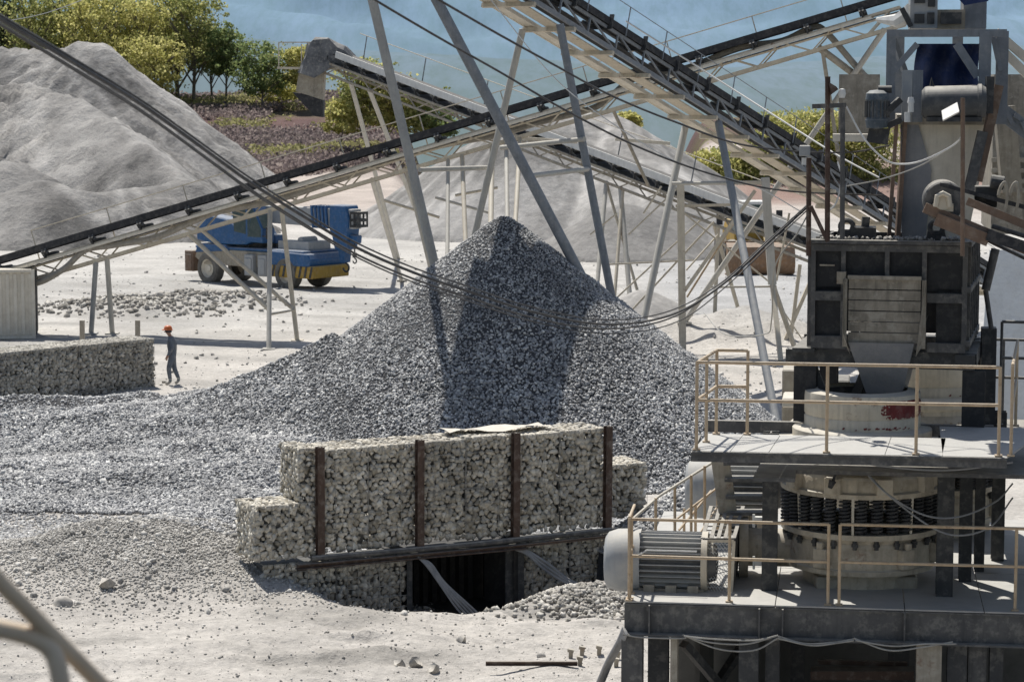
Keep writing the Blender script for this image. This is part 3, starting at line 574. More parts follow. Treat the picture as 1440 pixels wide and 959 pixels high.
while k < E1:
    m = MB(); m.cyl(FB(k, .76, .66), FB(k, .42, .54), .06, n=8); m.cyl(FB(k, .18, .54), FB(k, .42, .54), .06, n=8); m.cyl(FB(k, -.14, .66), FB(k, .18, .54), .06, n=8); m.bar(FB(k, -.18, .47), FB(k, .82, .47), .06, .07, up=fb.n); m.bar(FB(k, .81, .45), FB(k, .81, .86), .13, .05, up=fb.t)
    m.build('idler', M['dark'], t); k += 1.9
k = E0
while k < E1:
    m = MB(); m.bar(FB(k, -.92, -.13), FB(k, .80, -.13), .10, .12, up=fb.n); m.build('cross_beam', M['beige'], t); k += 2.05
m = MB(); m.bar(FB(E0, .10, -.06), FB(E1, .10, -.06), .46, .03, up=fb.n); m.build('bottom_plate', M['beige'], t)
m = MB(); m.bar(FB(E0, -.68, -.02), FB(E1, -.68, -.02), .34, .04, up=fb.n); m.bar(FB(E0, -.49, -.02), FB(E1, -.49, -.02), .04, .10, up=fb.n); m.bar(FB(E0, -.87, .02), FB(E1, -.87, .02), .04, .16, up=fb.n); m.build('walkway', M['pale'], t)
m = MB(); m.bar(FB(LB_+3.4, -1.10, -.04), FB(E1, -1.10, -.04), .55, .05, up=fb.n); m.bar(FB(LB_+2.4, -.25, -.3), FB(E1, -.25, -.3), 1.1, .06, up=fb.n); m.build('head_platform', M['beige'], t)  # unseen plates above the frame, added to widen the shadow on the gravel
m = MB(); m.tube([FB(E0, .85, 1.35), FB(E1, .85, 1.35)], .012, 6); m.build('handrail', M['grey'], t)
k = E0+1
while k < E1: xbar('rail_post', FB(k, .85, .5), FB(k, .85, 1.35), .028, M['grey'], t); k += 2.1
m = MB(); m.cyl(FB(E1, .8, .4), FB(E1, -.2, .4), .34, n=20); m.build('head_pulley', M['dark'], t, smooth=True)
def sb(px, u, w=-.15): return min((abs(720+F*FB(E0+(E1-E0)*i/500, u, w).x/FB(E0+(E1-E0)*i/500, u, w).y-px), E0+(E1-E0)*i/500) for i in range(501))[1]
for top, u, foot, r, mm in ((504, -.8, (663, 592), .125, 'greyleg'), (561, .65, (936, 618), .135, 'grey'), (736, -.8, (611, 575), .10, 'paleleg'), (787, .68, (893, 592), .115, 'grey'), (963, -.8, (882, 560), .11, 'paleleg'), (1010, .68, (1093, 602), .12, 'grey')):
    leg('leg', FB(sb(top, u), u, -.18), gnd(*foot), r, M[mm], t)
for a, b, d1, d2, r in (((590, 239), (690, 236), 66.2, 68.2, .07), ((744, 248), (826, 238), 62.0, 66.0, .07), ((705, 208), (822, 196), 68.4, 65.9, .07), ((946, 258), (1042, 257), 73, 71.2, .05)):
    leg('brace', W(*a, d1), W(*b, d2), r, M['paleleg'], t)
# ---- conveyor C : farther one, descending to the right, with a wrapped head
C0 = W(462, 70, 113.0); C1 = W(1150, 330, 92.0); fc = Fr(C0, C1-C0); LC = (C1-C0).length; sgc = 1 if fc.l.y < 0 else -1
def FC(a, u, w): return fc(a, u*sgc, w)
t = thing('conveyor', tuple(C0), 'farther pale belt conveyor whose high left head is wrapped in grey canvas', 'conveyor')
m = MB(); m.bar(FC(1.2, .55, .05), FC(LC+6, .55, .05), .05, .30, up=fc.n); m.build('skirt_board', M['white'], t)
m = MB(); m.bar(FC(0, 0, .0), FC(LC+6, 0, .0), 1.0, .05, up=fc.n); m.bar(FC(0, 0, -.42), FC(LC+6, 0, -.42), .9, .03, up=fc.n); m.build('belt', M['black'], t)
k = .8
while k < LC:
    m = MB(); m.bar(FC(k, .6, -.1), FC(k, .6, -.34), .2, .06, up=fc.t); m.cyl(FC(k, .6, -.28), FC(k, -.6, -.28), .07, n=8); m.bar(FC(k-.3, .62, -.15), FC(k+.3, .62, -.34), .05); m.build('idler', M['dark'], t); k += 1.25
m = MB(); k = 0
for u_ in (.58, -.58): m.bar(FC(0, u_, -.45), FC(LC+6, u_, -.45), .08, .10, up=fc.n); m.bar(FC(0, u_, -.95), FC(LC+6, u_, -.95), .08, .10, up=fc.n)
while k < LC-1.6:
    for u_ in (.58, -.58): m.bar(FC(k, u_, -.45), FC(k+.8, u_, -.95), .045); m.bar(FC(k+.8, u_, -.95), FC(k+1.6, u_, -.45), .045)
    k += 1.6
m.build('truss', M['beige_dark'], t)
m = MB(); m.tube([FC(1, -.9, 1.0), FC(LC, -.9, 1.0)], .02, 6); m.bar(FC(0, -.85, -.4), FC(LC, -.85, -.4), .5, .05, up=fc.n); m.build('walkway', M['beige'], t)
k = 1.5
while k < LC: xbar('rail_post', FC(k, -.9, -.4), FC(k, -.9, 1.0), .05, M['grey'], t); k += 4.2
# wrapped head
m = MB(); c = W(458, 82, 113); rg = random.Random(5)
prof = [(-1.1, -.75), (-.95, -.1), (-.7, .6), (-.35, .85), (.1, .85), (.5, .6), (.9, .45), (1.3, .05), (1.2, -.35), (.6, -.3), (.2, -.35), (-.2, -.6), (-.5, -.8)]
nseg = 9
for j in range(nseg):
    yy = -1.0+2.0*j/(nseg-1)
    for x_, z_ in prof: m.v.append((c.x+x_+rg.uniform(-.15, .15), c.y+yy, c.z+z_+rg.uniform(-.16, .12)))
K = len(prof)
for j in range(nseg-1):
    for i in range(K): m.f.append((j*K+i, j*K+(i+1) % K, (j+1)*K+(i+1) % K, (j+1)*K+i))
m.f.append(tuple(range(K))); m.f.append(tuple(range((nseg-1)*K, nseg*K))[::-1])
m.build('canvas_wrap', M['canvas'], t)
c2 = W(440, 118, 113); m = MB(); m.hexa([V3(c2.x-.75, c2.y-.6, c2.z-.35), V3(c2.x+.5, c2.y-.6, c2.z-.75), V3(c2.x+.5, c2.y+.6, c2.z-.75), V3(c2.x-.75, c2.y+.6, c2.z-.35), V3(c2.x-.55, c2.y-.6, c2.z+.75), V3(c2.x+.6, c2.y-.6, c2.z+.75), V3(c2.x+.6, c2.y+.6, c2.z+.75), V3(c2.x-.55, c2.y+.6, c2.z+.75)])
m.build('discharge_chute', M['beige_dark'], t)
m = MB(); m.hexa([V3(c2.x+.1, c2.y-.5, c2.z-1.5), V3(c2.x+.5, c2.y-.5, c2.z-1.55), V3(c2.x+.5, c2.y+.5, c2.z-1.55), V3(c2.x+.1, c2.y+.5, c2.z-1.5), V3(c2.x-.9, c2.y-.6, c2.z-.4), V3(c2.x+.5, c2.y-.6, c2.z-.7), V3(c2.x+.5, c2.y+.6, c2.z-.7), V3(c2.x-.9, c2.y+.6, c2.z-.4)]); m.build('rubber_apron', M['black'], t)
m = MB(); a = W(392, 96, 113); b = W(480, 97, 113); m.bar(a, b, 1.6, .1); m.bar(W(392, 60, 112.3), W(392, 96, 112.3), .05); m.bar(W(424, 62, 112.3), W(424, 96, 112.3), .05); m.bar(W(392, 60, 112.3), W(436, 60, 112.3), .05); m.build('head_platform', M['beige'], t)
for px, foot, r in ((494, (560, 365), .11), (520, (612, 365), .11), (853, (836, 445), .09), (853, (905, 440), .06), (872, (888, 445), .1), (875, (862, 445), .07), (1004, (1040, 440), .08), (1010, (1005, 447), .08)):
    s_ = min((abs(720+F*FC(LC*i/400, .5, -.95).x/FC(LC*i/400, .5, -.95).y-px), LC*i/400) for i in range(401))[1]
    leg('leg', FC(s_, .5, -.95), gnd(*foot), r, M['paleleg'] if r > .08 else M['beige'], t)
# ---- steel support tower between them
t = thing('support_tower', tuple(G(957, 497)), 'pale steel portal frame with diagonal braces standing right of the gravel heap', 'steel frame')
Dq = 82.5
def bm_(nm, a, b, w, da=0, db=0, mm='beige'): xbar(nm, W(*a, Dq+da), W(*b, Dq+db), w, M[mm], t)
b1 = gnd(960, 500); b2 = gnd(1088, 497)
xbar('column', W(957, 255, Dq), b1, .24, M['beige'], t); xbar('column', W(1076, 250, Dq), W(1086, 400, Dq), .28, M['paleleg'], t); xbar('leg', W(1086, 398, Dq), gnd(1120, 500), .16, M['beige'], t); xbar('leg', W(1086, 398, Dq), gnd(1098, 507), .16, M['beige'], t)
bm_('beam', (950, 258), (1082, 257), .16); bm_('beam', (950, 290), (1030, 288), .12, .3, .3); bm_('brace', (1062, 268), (962, 410), .14, -.2, -.2); bm_('brace', (1050, 285), (966, 418), .08, .4, .4, 'rail'); bm_('beam', (1000, 404), (1092, 403), .08)
for a, b, w_, lab in (((1125, 372), (1110, 500), .12, 0), ((1168, 330), (1098, 520), .15, 0), ((1004, 312), (885, 440), .08, 0), ((985, 310), (855, 430), .07, 0), ((855, 372), (975, 366), .07, 0)):
    q = W(*b, 84+lab); q.z = max(q.z, 0); xbar('brace', W(*a, 84+lab), q, w_, M['beige'], t)
for a, b, w_ in (((962, 300), (1080, 395), .07), ((1090, 420), (1130, 480), .05), ((905, 300), (930, 262), .06), ((1010, 330), (965, 380), .06), ((1110, 300), (1092, 395), .07), ((830, 330), (868, 300), .06), ((884, 330), (960, 258), .07)): xbar('brace', W(*a, 83.5), W(*b, 83.2), w_, M['beige'], t)
m = MB(); m.bar(W(865, 196, 88), W(942, 202, 88), .3, .12); m.bar(W(720, 194, 88), W(812, 200, 88), .3, .12); m.build('beam', M['pale'], t)
# ================================================================ CRANE
def crane():
    p = G(378, 399); z0 = float(ground_h(p.x, p.y)); t = thing('mobile_crane', (0, 0, 0), 'blue mobile crane with a ribbed boom and striped bumper parked beyond the conveyor', 'crane')
    m = MB(); m.prism([(-3.5, 1.15), (-3.3, 1.55), (3.6, 1.5), (3.7, .95), (1.0, .85), (-3.0, .85)], -1.15, 1.15); m.build('chassis', M['beige_dark'], t, bevel=.03)
    m = MB(); m.box((.0, 0, 1.6), (6.9, 2.35, .12)); m.prism([(1.5, 1.0), (1.5, 1.62), (3.75, 1.55), (3.9, 1.3), (3.8, 1.0)], -1.25, 1.25); m.prism([(-3.4, 1.35), (-3.2, 1.75), (-1.4, 1.75), (-1.2, 1.5)], -1.25, -.55); m.prism([(-3.4, 1.35), (-3.2, 1.75), (-1.4, 1.75), (-1.2, 1.5)], .55, 1.25); m.build('carrier_deck', M['blue'], t, bevel=.04)
    m = MB(); m.box((2.65, 0, .78), (2.7, 2.5, .52)); m.build('bumper', M['yellow'], t, bevel=.04)
    m = MB()
    for k in range(8): x_ = 1.5+k*.33; m.add([(x_, -1.262, .55), (x_+.13, -1.262, .55), (x_+.26, -1.262, 1.02), (x_+.13, -1.262, 1.02)], [(0, 1, 2, 3)])
    m.build('bumper_stripes', M['dark'], t)
    m = MB(); m.box((2.3, .1, 1.82), (1.9, 1.5, .38)); m.cyl((2.6, -.5, 2.0), (2.6, .5, 2.0), .2, n=14); m.build('deck_locker', M['motor'], t, bevel=.03)
    for x_, y_ in ((1.0, -1.1), (.2, -1.15), (-3.9, -.9)):
        m = MB(); m.box((x_, y_, .95), (.55, .5, .9)); m.box((x_, y_-.27, .9), (.42, .05, .7)); m.build('outrigger', M['motor'] if x_ > 0 else M['rustlight'], t, bevel=.03)
    for x_ in (-2.6, 2.35):
        for y_ in (-1.0, 1.0):
            w = MB(); prof = [(.40, -.26), (.60, -.28), (.68, -.2), (.70, 0), (.68, .2), (.60, .28), (.40, .26)]; w.lathe((x_, y_, .68), prof, 28, 'y'); q = w.build('wheel', M['tyre'], t, smooth=True)
            r = MB(); s_ = -1 if y_ < 0 else 1
            r.lathe((x_, y_+s_*.1, .68), [(0, s_*.06), (.12, s_*.06), (.15, 0), (.33, -s_*.02), (.41, s_*.12)], 24, 'y'); r.build('rim', M['pale'], q, smooth=True)
    m = MB(); m.cyl((-.1, 0, 1.62), (-.1, 0, 1.85), .75, n=24); m.build('turntable', M['dark'], t)
    m = MB(); m.prism([(-3.3, 1.9), (-3.35, 2.35), (-2.5, 3.0), (-1.3, 2.85), (-.2, 2.25), (.2, 1.95), (-.2, 1.8), (-2.0, 1.75)], -1.2, -.35); m.prism([(-3.3, 1.9), (-3.35, 2.5), (-2.3, 3.05), (-1.0, 2.9), (-.2, 1.85)], .35, 1.2); m.build('engine_hood', M['blue'], t, bevel=.05)
    m = MB(); m.prism([(-3.35, 1.85), (-3.3, 2.3), (-1.0, 2.2), (.9, 2.2), (.9, 1.85)], -.34, .34); m.build('slewing_frame', M['blue'], t, bevel=.03)
    cb = MB(); cb.prism([(-.75, 1.95), (-1.05, 3.35), (-.9, 3.5), (.35, 3.5), (.95, 2.5), (.95, 1.9)], -1.22, -.42); cab = cb.build('cab', M['blue'], t, bevel=.04)
    m = MB(); m.quad((-.85, -1.226, 2.35), (-.1, -1.226, 2.25), (-.1, -1.226, 3.35), (-.95, -1.226, 3.35)); m.quad((.0, -1.226, 2.15), (.85, -1.226, 2.15), (.85, -1.226, 2.5), (.35, -1.226, 3.35)); m.add([(0, -1.226, 3.35), (.33, -1.226, 3.35), (0, -1.226, 2.2)], [(0, 1, 2)]); m.quad((.37, -1.15, 3.45), (.955, -1.15, 2.52), (.955, -.5, 2.52), (.37, -.5, 3.45)); m.build('window', M['glass'], cab)
    m = MB(); m.box((1.35, -1.25, 2.35), (.1, .25, .5)); m.bar((.9, -1.2, 2.2), (1.35, -1.25, 2.2), .04); m.build('mirror', M['black'], t)
    m = MB(); m.hexa([V3(-1.6, -.3, 2.75), V3(5.6, -.3, 2.62), V3(5.6, .3, 2.62), V3(-1.6, .3, 2.75), V3(-1.6, -.3, 3.45), V3(5.6, -.3, 3.45), V3(5.6, .3, 3.45), V3(-1.6, .3, 3.45)]); m.build('boom', M['motor'], t, bevel=.03)
    for k in range(5): m = MB(); x_ = 3.2+k*.22; m.hexa([V3(x_, -.36-.01*k, 2.6), V3(x_+.1, -.36-.01*k, 2.6), V3(x_+.1, .36, 2.6), V3(x_, .36, 2.6), V3(x_-.1, -.36-.01*k, 3.55), V3(x_, -.36-.01*k, 3.55), V3(x_, .36, 3.55), V3(x_-.1, .36, 3.55)]); m.build('boom_collar', M['blue'], t)
    m = MB(); m.prism([(4.3, 2.55), (4.3, 3.6), (5.3, 3.6), (5.45, 3.1), (5.35, 2.3), (5.25, 1.75), (4.6, 1.75), (4.45, 2.3)], -.42, .42); m.prism([(5.1, 2.4), (5.75, 2.35), (5.7, 2.0), (5.2, 2.1)], -.2, .2); m.build('boom_head', M['blue'], t, bevel=.04)
    m = MB(); m.box((5.72, 0, 3.0), (.5, .6, .12)); m.box((5.72, 0, 2.75), (.5, .6, .1)); m.box((5.72, 0, 3.3), (.5, .6, .1))
    for x_ in (5.5, 5.72, 5.94): m.bar((x_, -.3, 2.7), (x_, -.3, 3.35), .06); m.bar((x_, .3, 2.7), (x_, .3, 3.35), .06)
    m.build('tip_frame', M['dark'], t)
    m = MB(); m.prism([(4.62, 1.75), (5.1, 1.75), (5.0, 1.2), (4.75, 1.2)], -.2, .2); m.build('hook_bracket', M['blue'], t)
    for x_, z_, r_, nm in ((4.93, .98, .17, 'hook'), (5.45, 1.28, .10, 'hook')):
        m = MB(); m.tube([V3(x_, 0, z_+.42+(.4 if r_ < .15 else 0)), V3(x_, 0, z_+r_)]+[V3(x_+r_*math.sin(q), 0, z_+r_*math.cos(q)) for q in np.linspace(.3, 4.6, 12)], .045 if r_ > .15 else .03, 8); m.box((x_, 0, z_+r_+.14), (.14, .14, .2)); m.build(nm, M['dark'], t, smooth=True)
    t.location = (p.x-.1, p.y, z0); t.rotation_euler = (0, 0, math.radians(-38)); t.scale = (1.0, 1.0, 1.07)
crane()
# ================================================================ LOADER
def loader():
    p = G(1068, 388); t = thing('wheel_loader', (0, 0, 0), 'wheel loader with a wide worn brown bucket facing the camera beyond the steel legs', 'loader')
    m = MB(); prof = [(-.15, .0), (-.55, .05), (-.75, .35), (-.8, .8), (-.6, 1.2), (-.15, 1.5), (-.1, 1.45), (-.5, 1.15), (-.7, .8), (-.66, .4), (-.5, .14), (-.15, .1)]
    P = [(1.62*s, y_, z_) for s in (-1, 1) for y_, z_ in [(-a, b) for a, b in [(-.0, 0), (.45, .05), (.62, .45), (.6, .9), (.4, 1.3), (-.05, 1.5)]]]
    m.add(P, [(i, i+1, i+7, i+6) for i in range(5)]+[tuple(range(6)), tuple(range(6, 12))[::-1]]); m.bar((-1.65, .3, 1.5), (1.65, .3, 1.5), .12, .1); m.bar((-1.65, .05, .0), (1.65, .05, .0), .3, .06); m.build('bucket', M['bucket'], t, smooth=True)
    m = MB()
    for s in (-1, 1): m.bar((.6*s, .5, .8), (.55*s, 2.2, 1.7), .18, .3)
    m.build('lift_arm', M['yellow'], t)
    m = MB(); m.box((0, 4.2, 1.4), (1.7, 3.8, .9)); m.prism([(-.8, 1.8), (.8, 1.8), (.7, 2.3), (-.7, 2.3)], 4.2, 6.2); m.build('body', M['yellow'], t, bevel=.05)
    c = MB(); c.hexa([V3(-.75, 2.6, 1.8), V3(.75, 2.6, 1.8), V3(.75, 4.1, 1.8), V3(-.75, 4.1, 1.8), V3(-.7, 2.7, 3.2), V3(.7, 2.7, 3.2), V3(.7, 4.1, 3.2), V3(-.7, 4.1, 3.2)]); cab = c.build('cab', M['glass'], t); q = MB(); q.box((0, 3.4, 3.25), (1.6, 1.7, .14)); q.build('roof', M['white'], cab)
    for a in (-.72, .72): q = MB(); q.bar((a, 2.6, 1.8), (a*.97, 2.68, 3.2), .09); q.build('pillar', M['white'], cab)
    for x_ in (-1.05, 1.05):
        for y_ in (2.0, 5.2): w = MB(); w.lathe((x_, y_, .75), [(.3, -.25), (.68, -.27), (.77, -.15), (.77, .15), (.68, .27), (.3, .25)], 24, 'x'); w.build('wheel', M['tyre'], t, smooth=True)
    for x_ in (-1.55, 1.4): m = MB(); m.box((x_, 2.6, 2.55), (.3, .12, .7)); m.bar((x_, 2.6, 2.4), (x_*.5, 2.8, 2.4), .04); m.build('mirror', M['black'], t)
    t.location = (p.x, p.y, float(ground_h(p.x, p.y))+.02); t.rotation_euler = (0, 0, math.radians(4))
loader()
# container at the left
t = thing('shipping_container', tuple(G(20, 475)), 'pale grey ribbed container cut off at the left edge below the conveyor', 'container')
a = G(48, 476); e = (V3(-.985, -.17, 0).normalized(), V3(-.17, .985, 0).normalized(), V3(0, 0, 1)); L_, D_, H_ = 6.0, 2.4, 2.52
c = a+e[0]*(L_/2)+e[1]*D_/2+e[2]*H_/2
m = MB(); m.box(c, (L_-.08, D_-.08, H_-.04), e); k = .1
while k < L_-.1: m.bar(a+e[0]*k-e[1]*(-.02)+e[2]*.15, a+e[0]*k+e[1]*.02+e[2]*(H_-.15), .12, .06, up=e[1]); k += .27
m.build('shell', M['pale'], t)
m = MB()
for k in (0, L_): m.bar(a+e[0]*k, a+e[0]*k+e[2]*H_, .12)
m.bar(a+e[2]*.06, a+e[0]*L_+e[2]*.06, .12); m.bar(a+e[2]*(H_-.05), a+e[0]*L_+e[2]*(H_-.05), .12, .1); m.build('frame', M['pale'], t)
m = MB(); m.box(a+e[1]*D_/2+e[2]*H_/2-e[0]*.03, (.06, D_-.1, H_-.1), e)
for k in (.3, .9, 1.5, 2.1): m.bar(a+e[1]*k-e[0]*.08+e[2]*.1, a+e[1]*k-e[0]*.08+e[2]*(H_-.1), .05)
m.build('door', M['beam'], t)
# logs / pipes on the yard
for a, b, r, lab in (((1042, 458), (1094, 463), .16, 'rusty pipe lying on the yard in front of the loader'),):
    q = MB(); pa, pb = G(*a, .2), G(*b, .2); q.lathe(pa, [(r*.7, 0), (r, 0), (r, (pb-pa).length), (r*.7, (pb-pa).length)], 16, ax=((lambda d: (d.cross(V3(0, 0, 1)).normalized(), d.cross(V3(0, 0, 1)).cross(d).normalized(), d))((pb-pa).normalized()))); tag(q.build('pipe', M['rust'], smooth=True), lab, 'pipe')
p = G(1045, 468); m = MB(); m.box((p.x, p.y, .15), (.5, .5, .36)); tag(m.build('concrete_block', M['beige_dark'], bevel=.03), 'concrete block beneath the rusty pipe on the yard', 'block')
# ================================================================ WORKER
def person():
    p = G(243, 541, .0); z0 = float(pile_h(np.array([p.x]), np.array([p.y]))[0]); z0 = max(z0, float(ground_h(p.x, p.y)))
    V = []; E = []; R = []
    def v(x_, y_, z_, r): V.append((x_, y_, z_)); R.append(r); return len(V)-1
    def chain(i, pts):
        for q in pts: j = v(*q); E.append((i, j)); i = j
        return i
    pel = v(0, 0, .95, .145)     # faces -x
    s1 = chain(pel, [(-.0, 0, 1.10, .135), (-.01, 0, 1.27, .155), (-.03, 0, 1.41, .13)]); nk = chain(s1, [(-.06, 0, 1.50, .062), (-.09, 0, 1.565, .058)])
    hd = chain(nk, [(-.115, 0, 1.63, .088), (-.125, 0, 1.70, .092)])
    hands = []
    for s, el, wr, hn in ((-1, (.0, -.27, 1.14), (-.13, -.25, .95), (-.17, -.24, .87)), (1, (.06, .27, 1.13), (.02, .28, .91), (.0, .28, .83))):
        sh = chain(s1, [(-.02, s*.17, 1.41, .075), (-.01, s*.215, 1.36, .068)]); e_ = chain(sh, [(*el, .052), (*wr, .036)]); h = chain(e_, [(*hn, .038)])
        for k in range(4): chain(h, [(hn[0]-.02+.012*k, hn[1]+(k-1.5)*.012, hn[2]-.06, .011), (hn[0]-.03+.012*k, hn[1]+(k-1.5)*.012, hn[2]-.10+.006*abs(k-1), .009)])
        chain(h, [(hn[0]-.045, hn[1], hn[2]-.03, .012), (hn[0]-.055, hn[1], hn[2]-.065, .010)])
    for s, kn, an, toe in ((-1, (-.12, -.10, .52), (-.07, -.10, .10), (-.24, -.11, .045)), (1, (.05, .10, .50), (.20, .10, .13), (.05, .11, .04))):
        hp = chain(pel, [(0, s*.09, .88, .105)]); chain(hp, [(*kn, .073), (*an, .05), ((an[0]+toe[0])/2, an[1], .055, .05), (*toe, .042)])
    me = bpy.data.meshes.new('t'); me.from_pydata(V, E, []); o = bpy.data.objects.new('t', me); COL.objects.link(o)
    sm = o.modifiers.new('s', 'SKIN'); 
    for i, r in enumerate(R): r *= 1.13 if r > .03 and V[i][2] < 1.5 else 1; me.skin_vertices[0].data[i].radius = (r, r)
    me.skin_vertices[0].data[0].use_root = True; ss = o.modifiers.new('u', 'SUBSURF'); ss.levels = 2; ss.render_levels = 2
    bpy.context.view_layer.update(); dg = bpy.context.evaluated_depsgraph_get(); nm = bpy.data.meshes.new_from_object(o.evaluated_get(dg)); bpy.data.objects.remove(o)
    nm.name = 'person'; 
    for q in (metal('grey_blue_overall', (.11, .13, .16), (.16, .18, .21), dust=.3, rough=.9), metal('skin', (.42, .24, .17), dust=0, grime=0), metal('dusty_boots', (.45, .43, .39), dust=.3), metal('cream_band', (.55, .54, .48), dust=0)): nm.materials.append(q)
    for f in nm.polygons:
        c = f.center; f.use_smooth = True; i = 0
        if c.z > 1.505: i = 1
        elif c.z < .12: i = 2
        elif abs(c.y) > .2 and c.z < .93: i = 1
        elif .16 < c.z < .20: i = 3
        f.material_index = i
    b = bpy.data.objects.new('body', nm); COL.objects.link(b); t = thing('person', (0, 0, 0), 'worker in orange helmet and grey overalls walking past the end of the left wall', 'person'); b.parent = t
    m = MB(); m.lathe((-.12, 0, 1.70), [(.155, -.0), (.15, .02), (.128, .025), (.125, .07), (.10, .115), (.055, .14), (0, .145)], 24); m.box((-.26, 0, 1.705), (.09, .16, .018)); m.build('helmet', metal('orange_helmet', (.72, .17, .04), dust=.2, rough=.4), t, smooth=True)
    m = MB(); m.lathe((-.105, 0, 1.655), [(.098, -.03), (.104, .02), (.1, .05)], 16); m.build('hair', M['black'], t, smooth=True)
    m = MB()
    for s in (-1, 1): m.lathe((-.208, s*.032, 1.675), [(0, -.008), (.008, 0), (0, .008)], 8)
    m.build('eyes', M['black'], t); m = MB(); m.tube([(-.205, 0, 1.67), (-.235, 0, 1.635), (-.205, 0, 1.63)], [.01, .016, .012], 8); m.build('nose', nm.materials[1], t, smooth=True)
    m = MB(); m.box((-.185, 0, 1.60), (.03, .05, .01)); m.build('mouth', M['redwear'], t)
    t.location = (p.x, p.y, z0); t.rotation_euler = (0, 0, math.radians(8))
person()
# ================================================================ CRUSHER PLANT
PH = math.radians(8); E1_ = V3(math.cos(PH), -math.sin(PH), 0); E2_ = V3(math.sin(PH), math.cos(PH), 0); UP = V3(0, 0, 1)
OO = Vector((W(878, 860, 30.9).x, 30.9, 0)); AX = (E1_, E2_, UP)
def PA(px, b):
    u = (px-720)/F; c, s = math.cos(PH), math.sin(PH)
    # lateral shift caused by pitch is negligible here
    return (u*(OO.y+b*c)*1.0-OO.x-b*s)/(c+u*s)
def L(a, b, z): return OO+E1_*a+E2_*b+UP*z
def PP(px, py, b):
    a = PA(px, b); q = L(a, b, 0)
    for _ in range(3):
        w = W(px, py, q.y); a += (w.x-q.x)/math.cos(PH); q = L(a, b, 0)
    return L(a, b, W(px, py, q.y).z)
def PBox(m, p0, p1, b0, b1):      # box from pixel rect p0(top-left) p1(bottom-right) at depth b0, extruded to b1
    A = PP(p0[0], p0[1], b0); B = PP(p1[0], p1[1], b0); a0 = (A-OO).dot(E1_); a1 = (B-OO).dot(E1_)
    return m.box(L((a0+a1)/2, (b0+b1)/2, (A.z+B.z)/2), (abs(a1-a0), abs(b1-b0), abs(A.z-B.z)), AX)
ZD = 2.66; ZU = 4.80; UB = -1.0      # lower deck level, upper deck level, upper deck front offset
AR = 6.6
# ---- lower platform
t = thing('crusher_platform', tuple(L(0, 0, 0)), 'raised steel platform with a dusty deck and deep dark side beam at the lower right', 'platform')
m = MB(); k = 0; cuts = [0, 1.95, 3.6, 4.6, AR]
for i in range(4): m.slab([L(cuts[i]+.006, -.02, ZD), L(cuts[i+1]-.006, -.02, ZD), L(cuts[i+1]-.006, 2.4, ZD), L(cuts[i]+.006, 2.4, ZD)], .02); m.slab([L(cuts[i]+.006, 2.42, ZD), L(cuts[i+1]-.006, 2.42, ZD), L(cuts[i+1]-.006, 6.6, ZD), L(cuts[i]+.006, 6.6, ZD)], .02)
m.build('deck', M['deck'], t)
m = MB(); zc = ZD-.03
m.box(L(AR/2, .02, zc-.20), (AR, .02, .40), AX); m.box(L(AR/2, .06, zc-.012), (AR, .16, .02), AX); m.box(L(AR/2, -.03, zc-.40), (AR, .16, .022), AX)
m.box(L(.02, 3.3, zc-.2), (.03, 6.5, .4), AX); m.box(L(AR/2, 6.5, zc-.2), (AR, .03, .4), AX)
for a_ in (.33, 1.75, 2.05, 3.6, 5.2, 5.25): m.box(L(a_, -.045, zc-.2), (.02, .1, .38), AX)
for a_ in (1.2, 2.4, 3.7, 5.0): m.box(L(a_, 3.2, zc-.15), (.12, 6.3, .22), AX)
m.build('side_beam', M['beam'], t)
for px0, px1, bb, mm in ((878, 908, .12, 'beam'), (916, 945, .35, 'dark'), (948, 958, .1, 'beige_dark'), (1046, 1074, .12, 'dark'), (1084, 1104, .3, 'dark'), (1300, 1336, .1, 'beige_dark'), (1344, 1372, .2, 'dark'), (1374, 1400, .3, 'beam'), (1405, 1424, .25, 'dark'), (1120, 1140, 3.4, 'dark'), (1260, 1290, 3.0, 'dark'), (1000, 1030, 4.8, 'dark'), (1400, 1430, 5.0, 'dark')):
    a0, a1 = PA(px0, bb), PA(px1, bb); m = MB(); m.ibeam(L((a0+a1)/2, bb, -1.0), L((a0+a1)/2, bb, zc-.41), a1-a0, .25, .03, up=E2_); m.build('column', M[mm], t)
m = MB(); m.bar(PP(962, 905, .3), PP(1035, 990, .9), .14, .1); m.bar(PP(1046, 905, 1.5), PP(990, 990, 2.1), .12, .1); m.build('brace', M['dark'], t)
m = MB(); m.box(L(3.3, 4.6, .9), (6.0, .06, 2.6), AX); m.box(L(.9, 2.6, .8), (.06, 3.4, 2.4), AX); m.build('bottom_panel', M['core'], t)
# dark belt and rusty trough seen under the deck
t2 = thing('conveyor', tuple(L(3.2, 1.6, 0)), 'rusty trough conveyor half hidden in the dark beneath the platform', 'conveyor')
m = MB(); m.bar(PP(1140, 946, 1.6), PP(1285, 946, 1.6), .3, .12); m.bar(PP(1150, 930, 1.8), PP(1276, 933, 1.8), .08, .06); m.build('trough', M['rust'], t2)
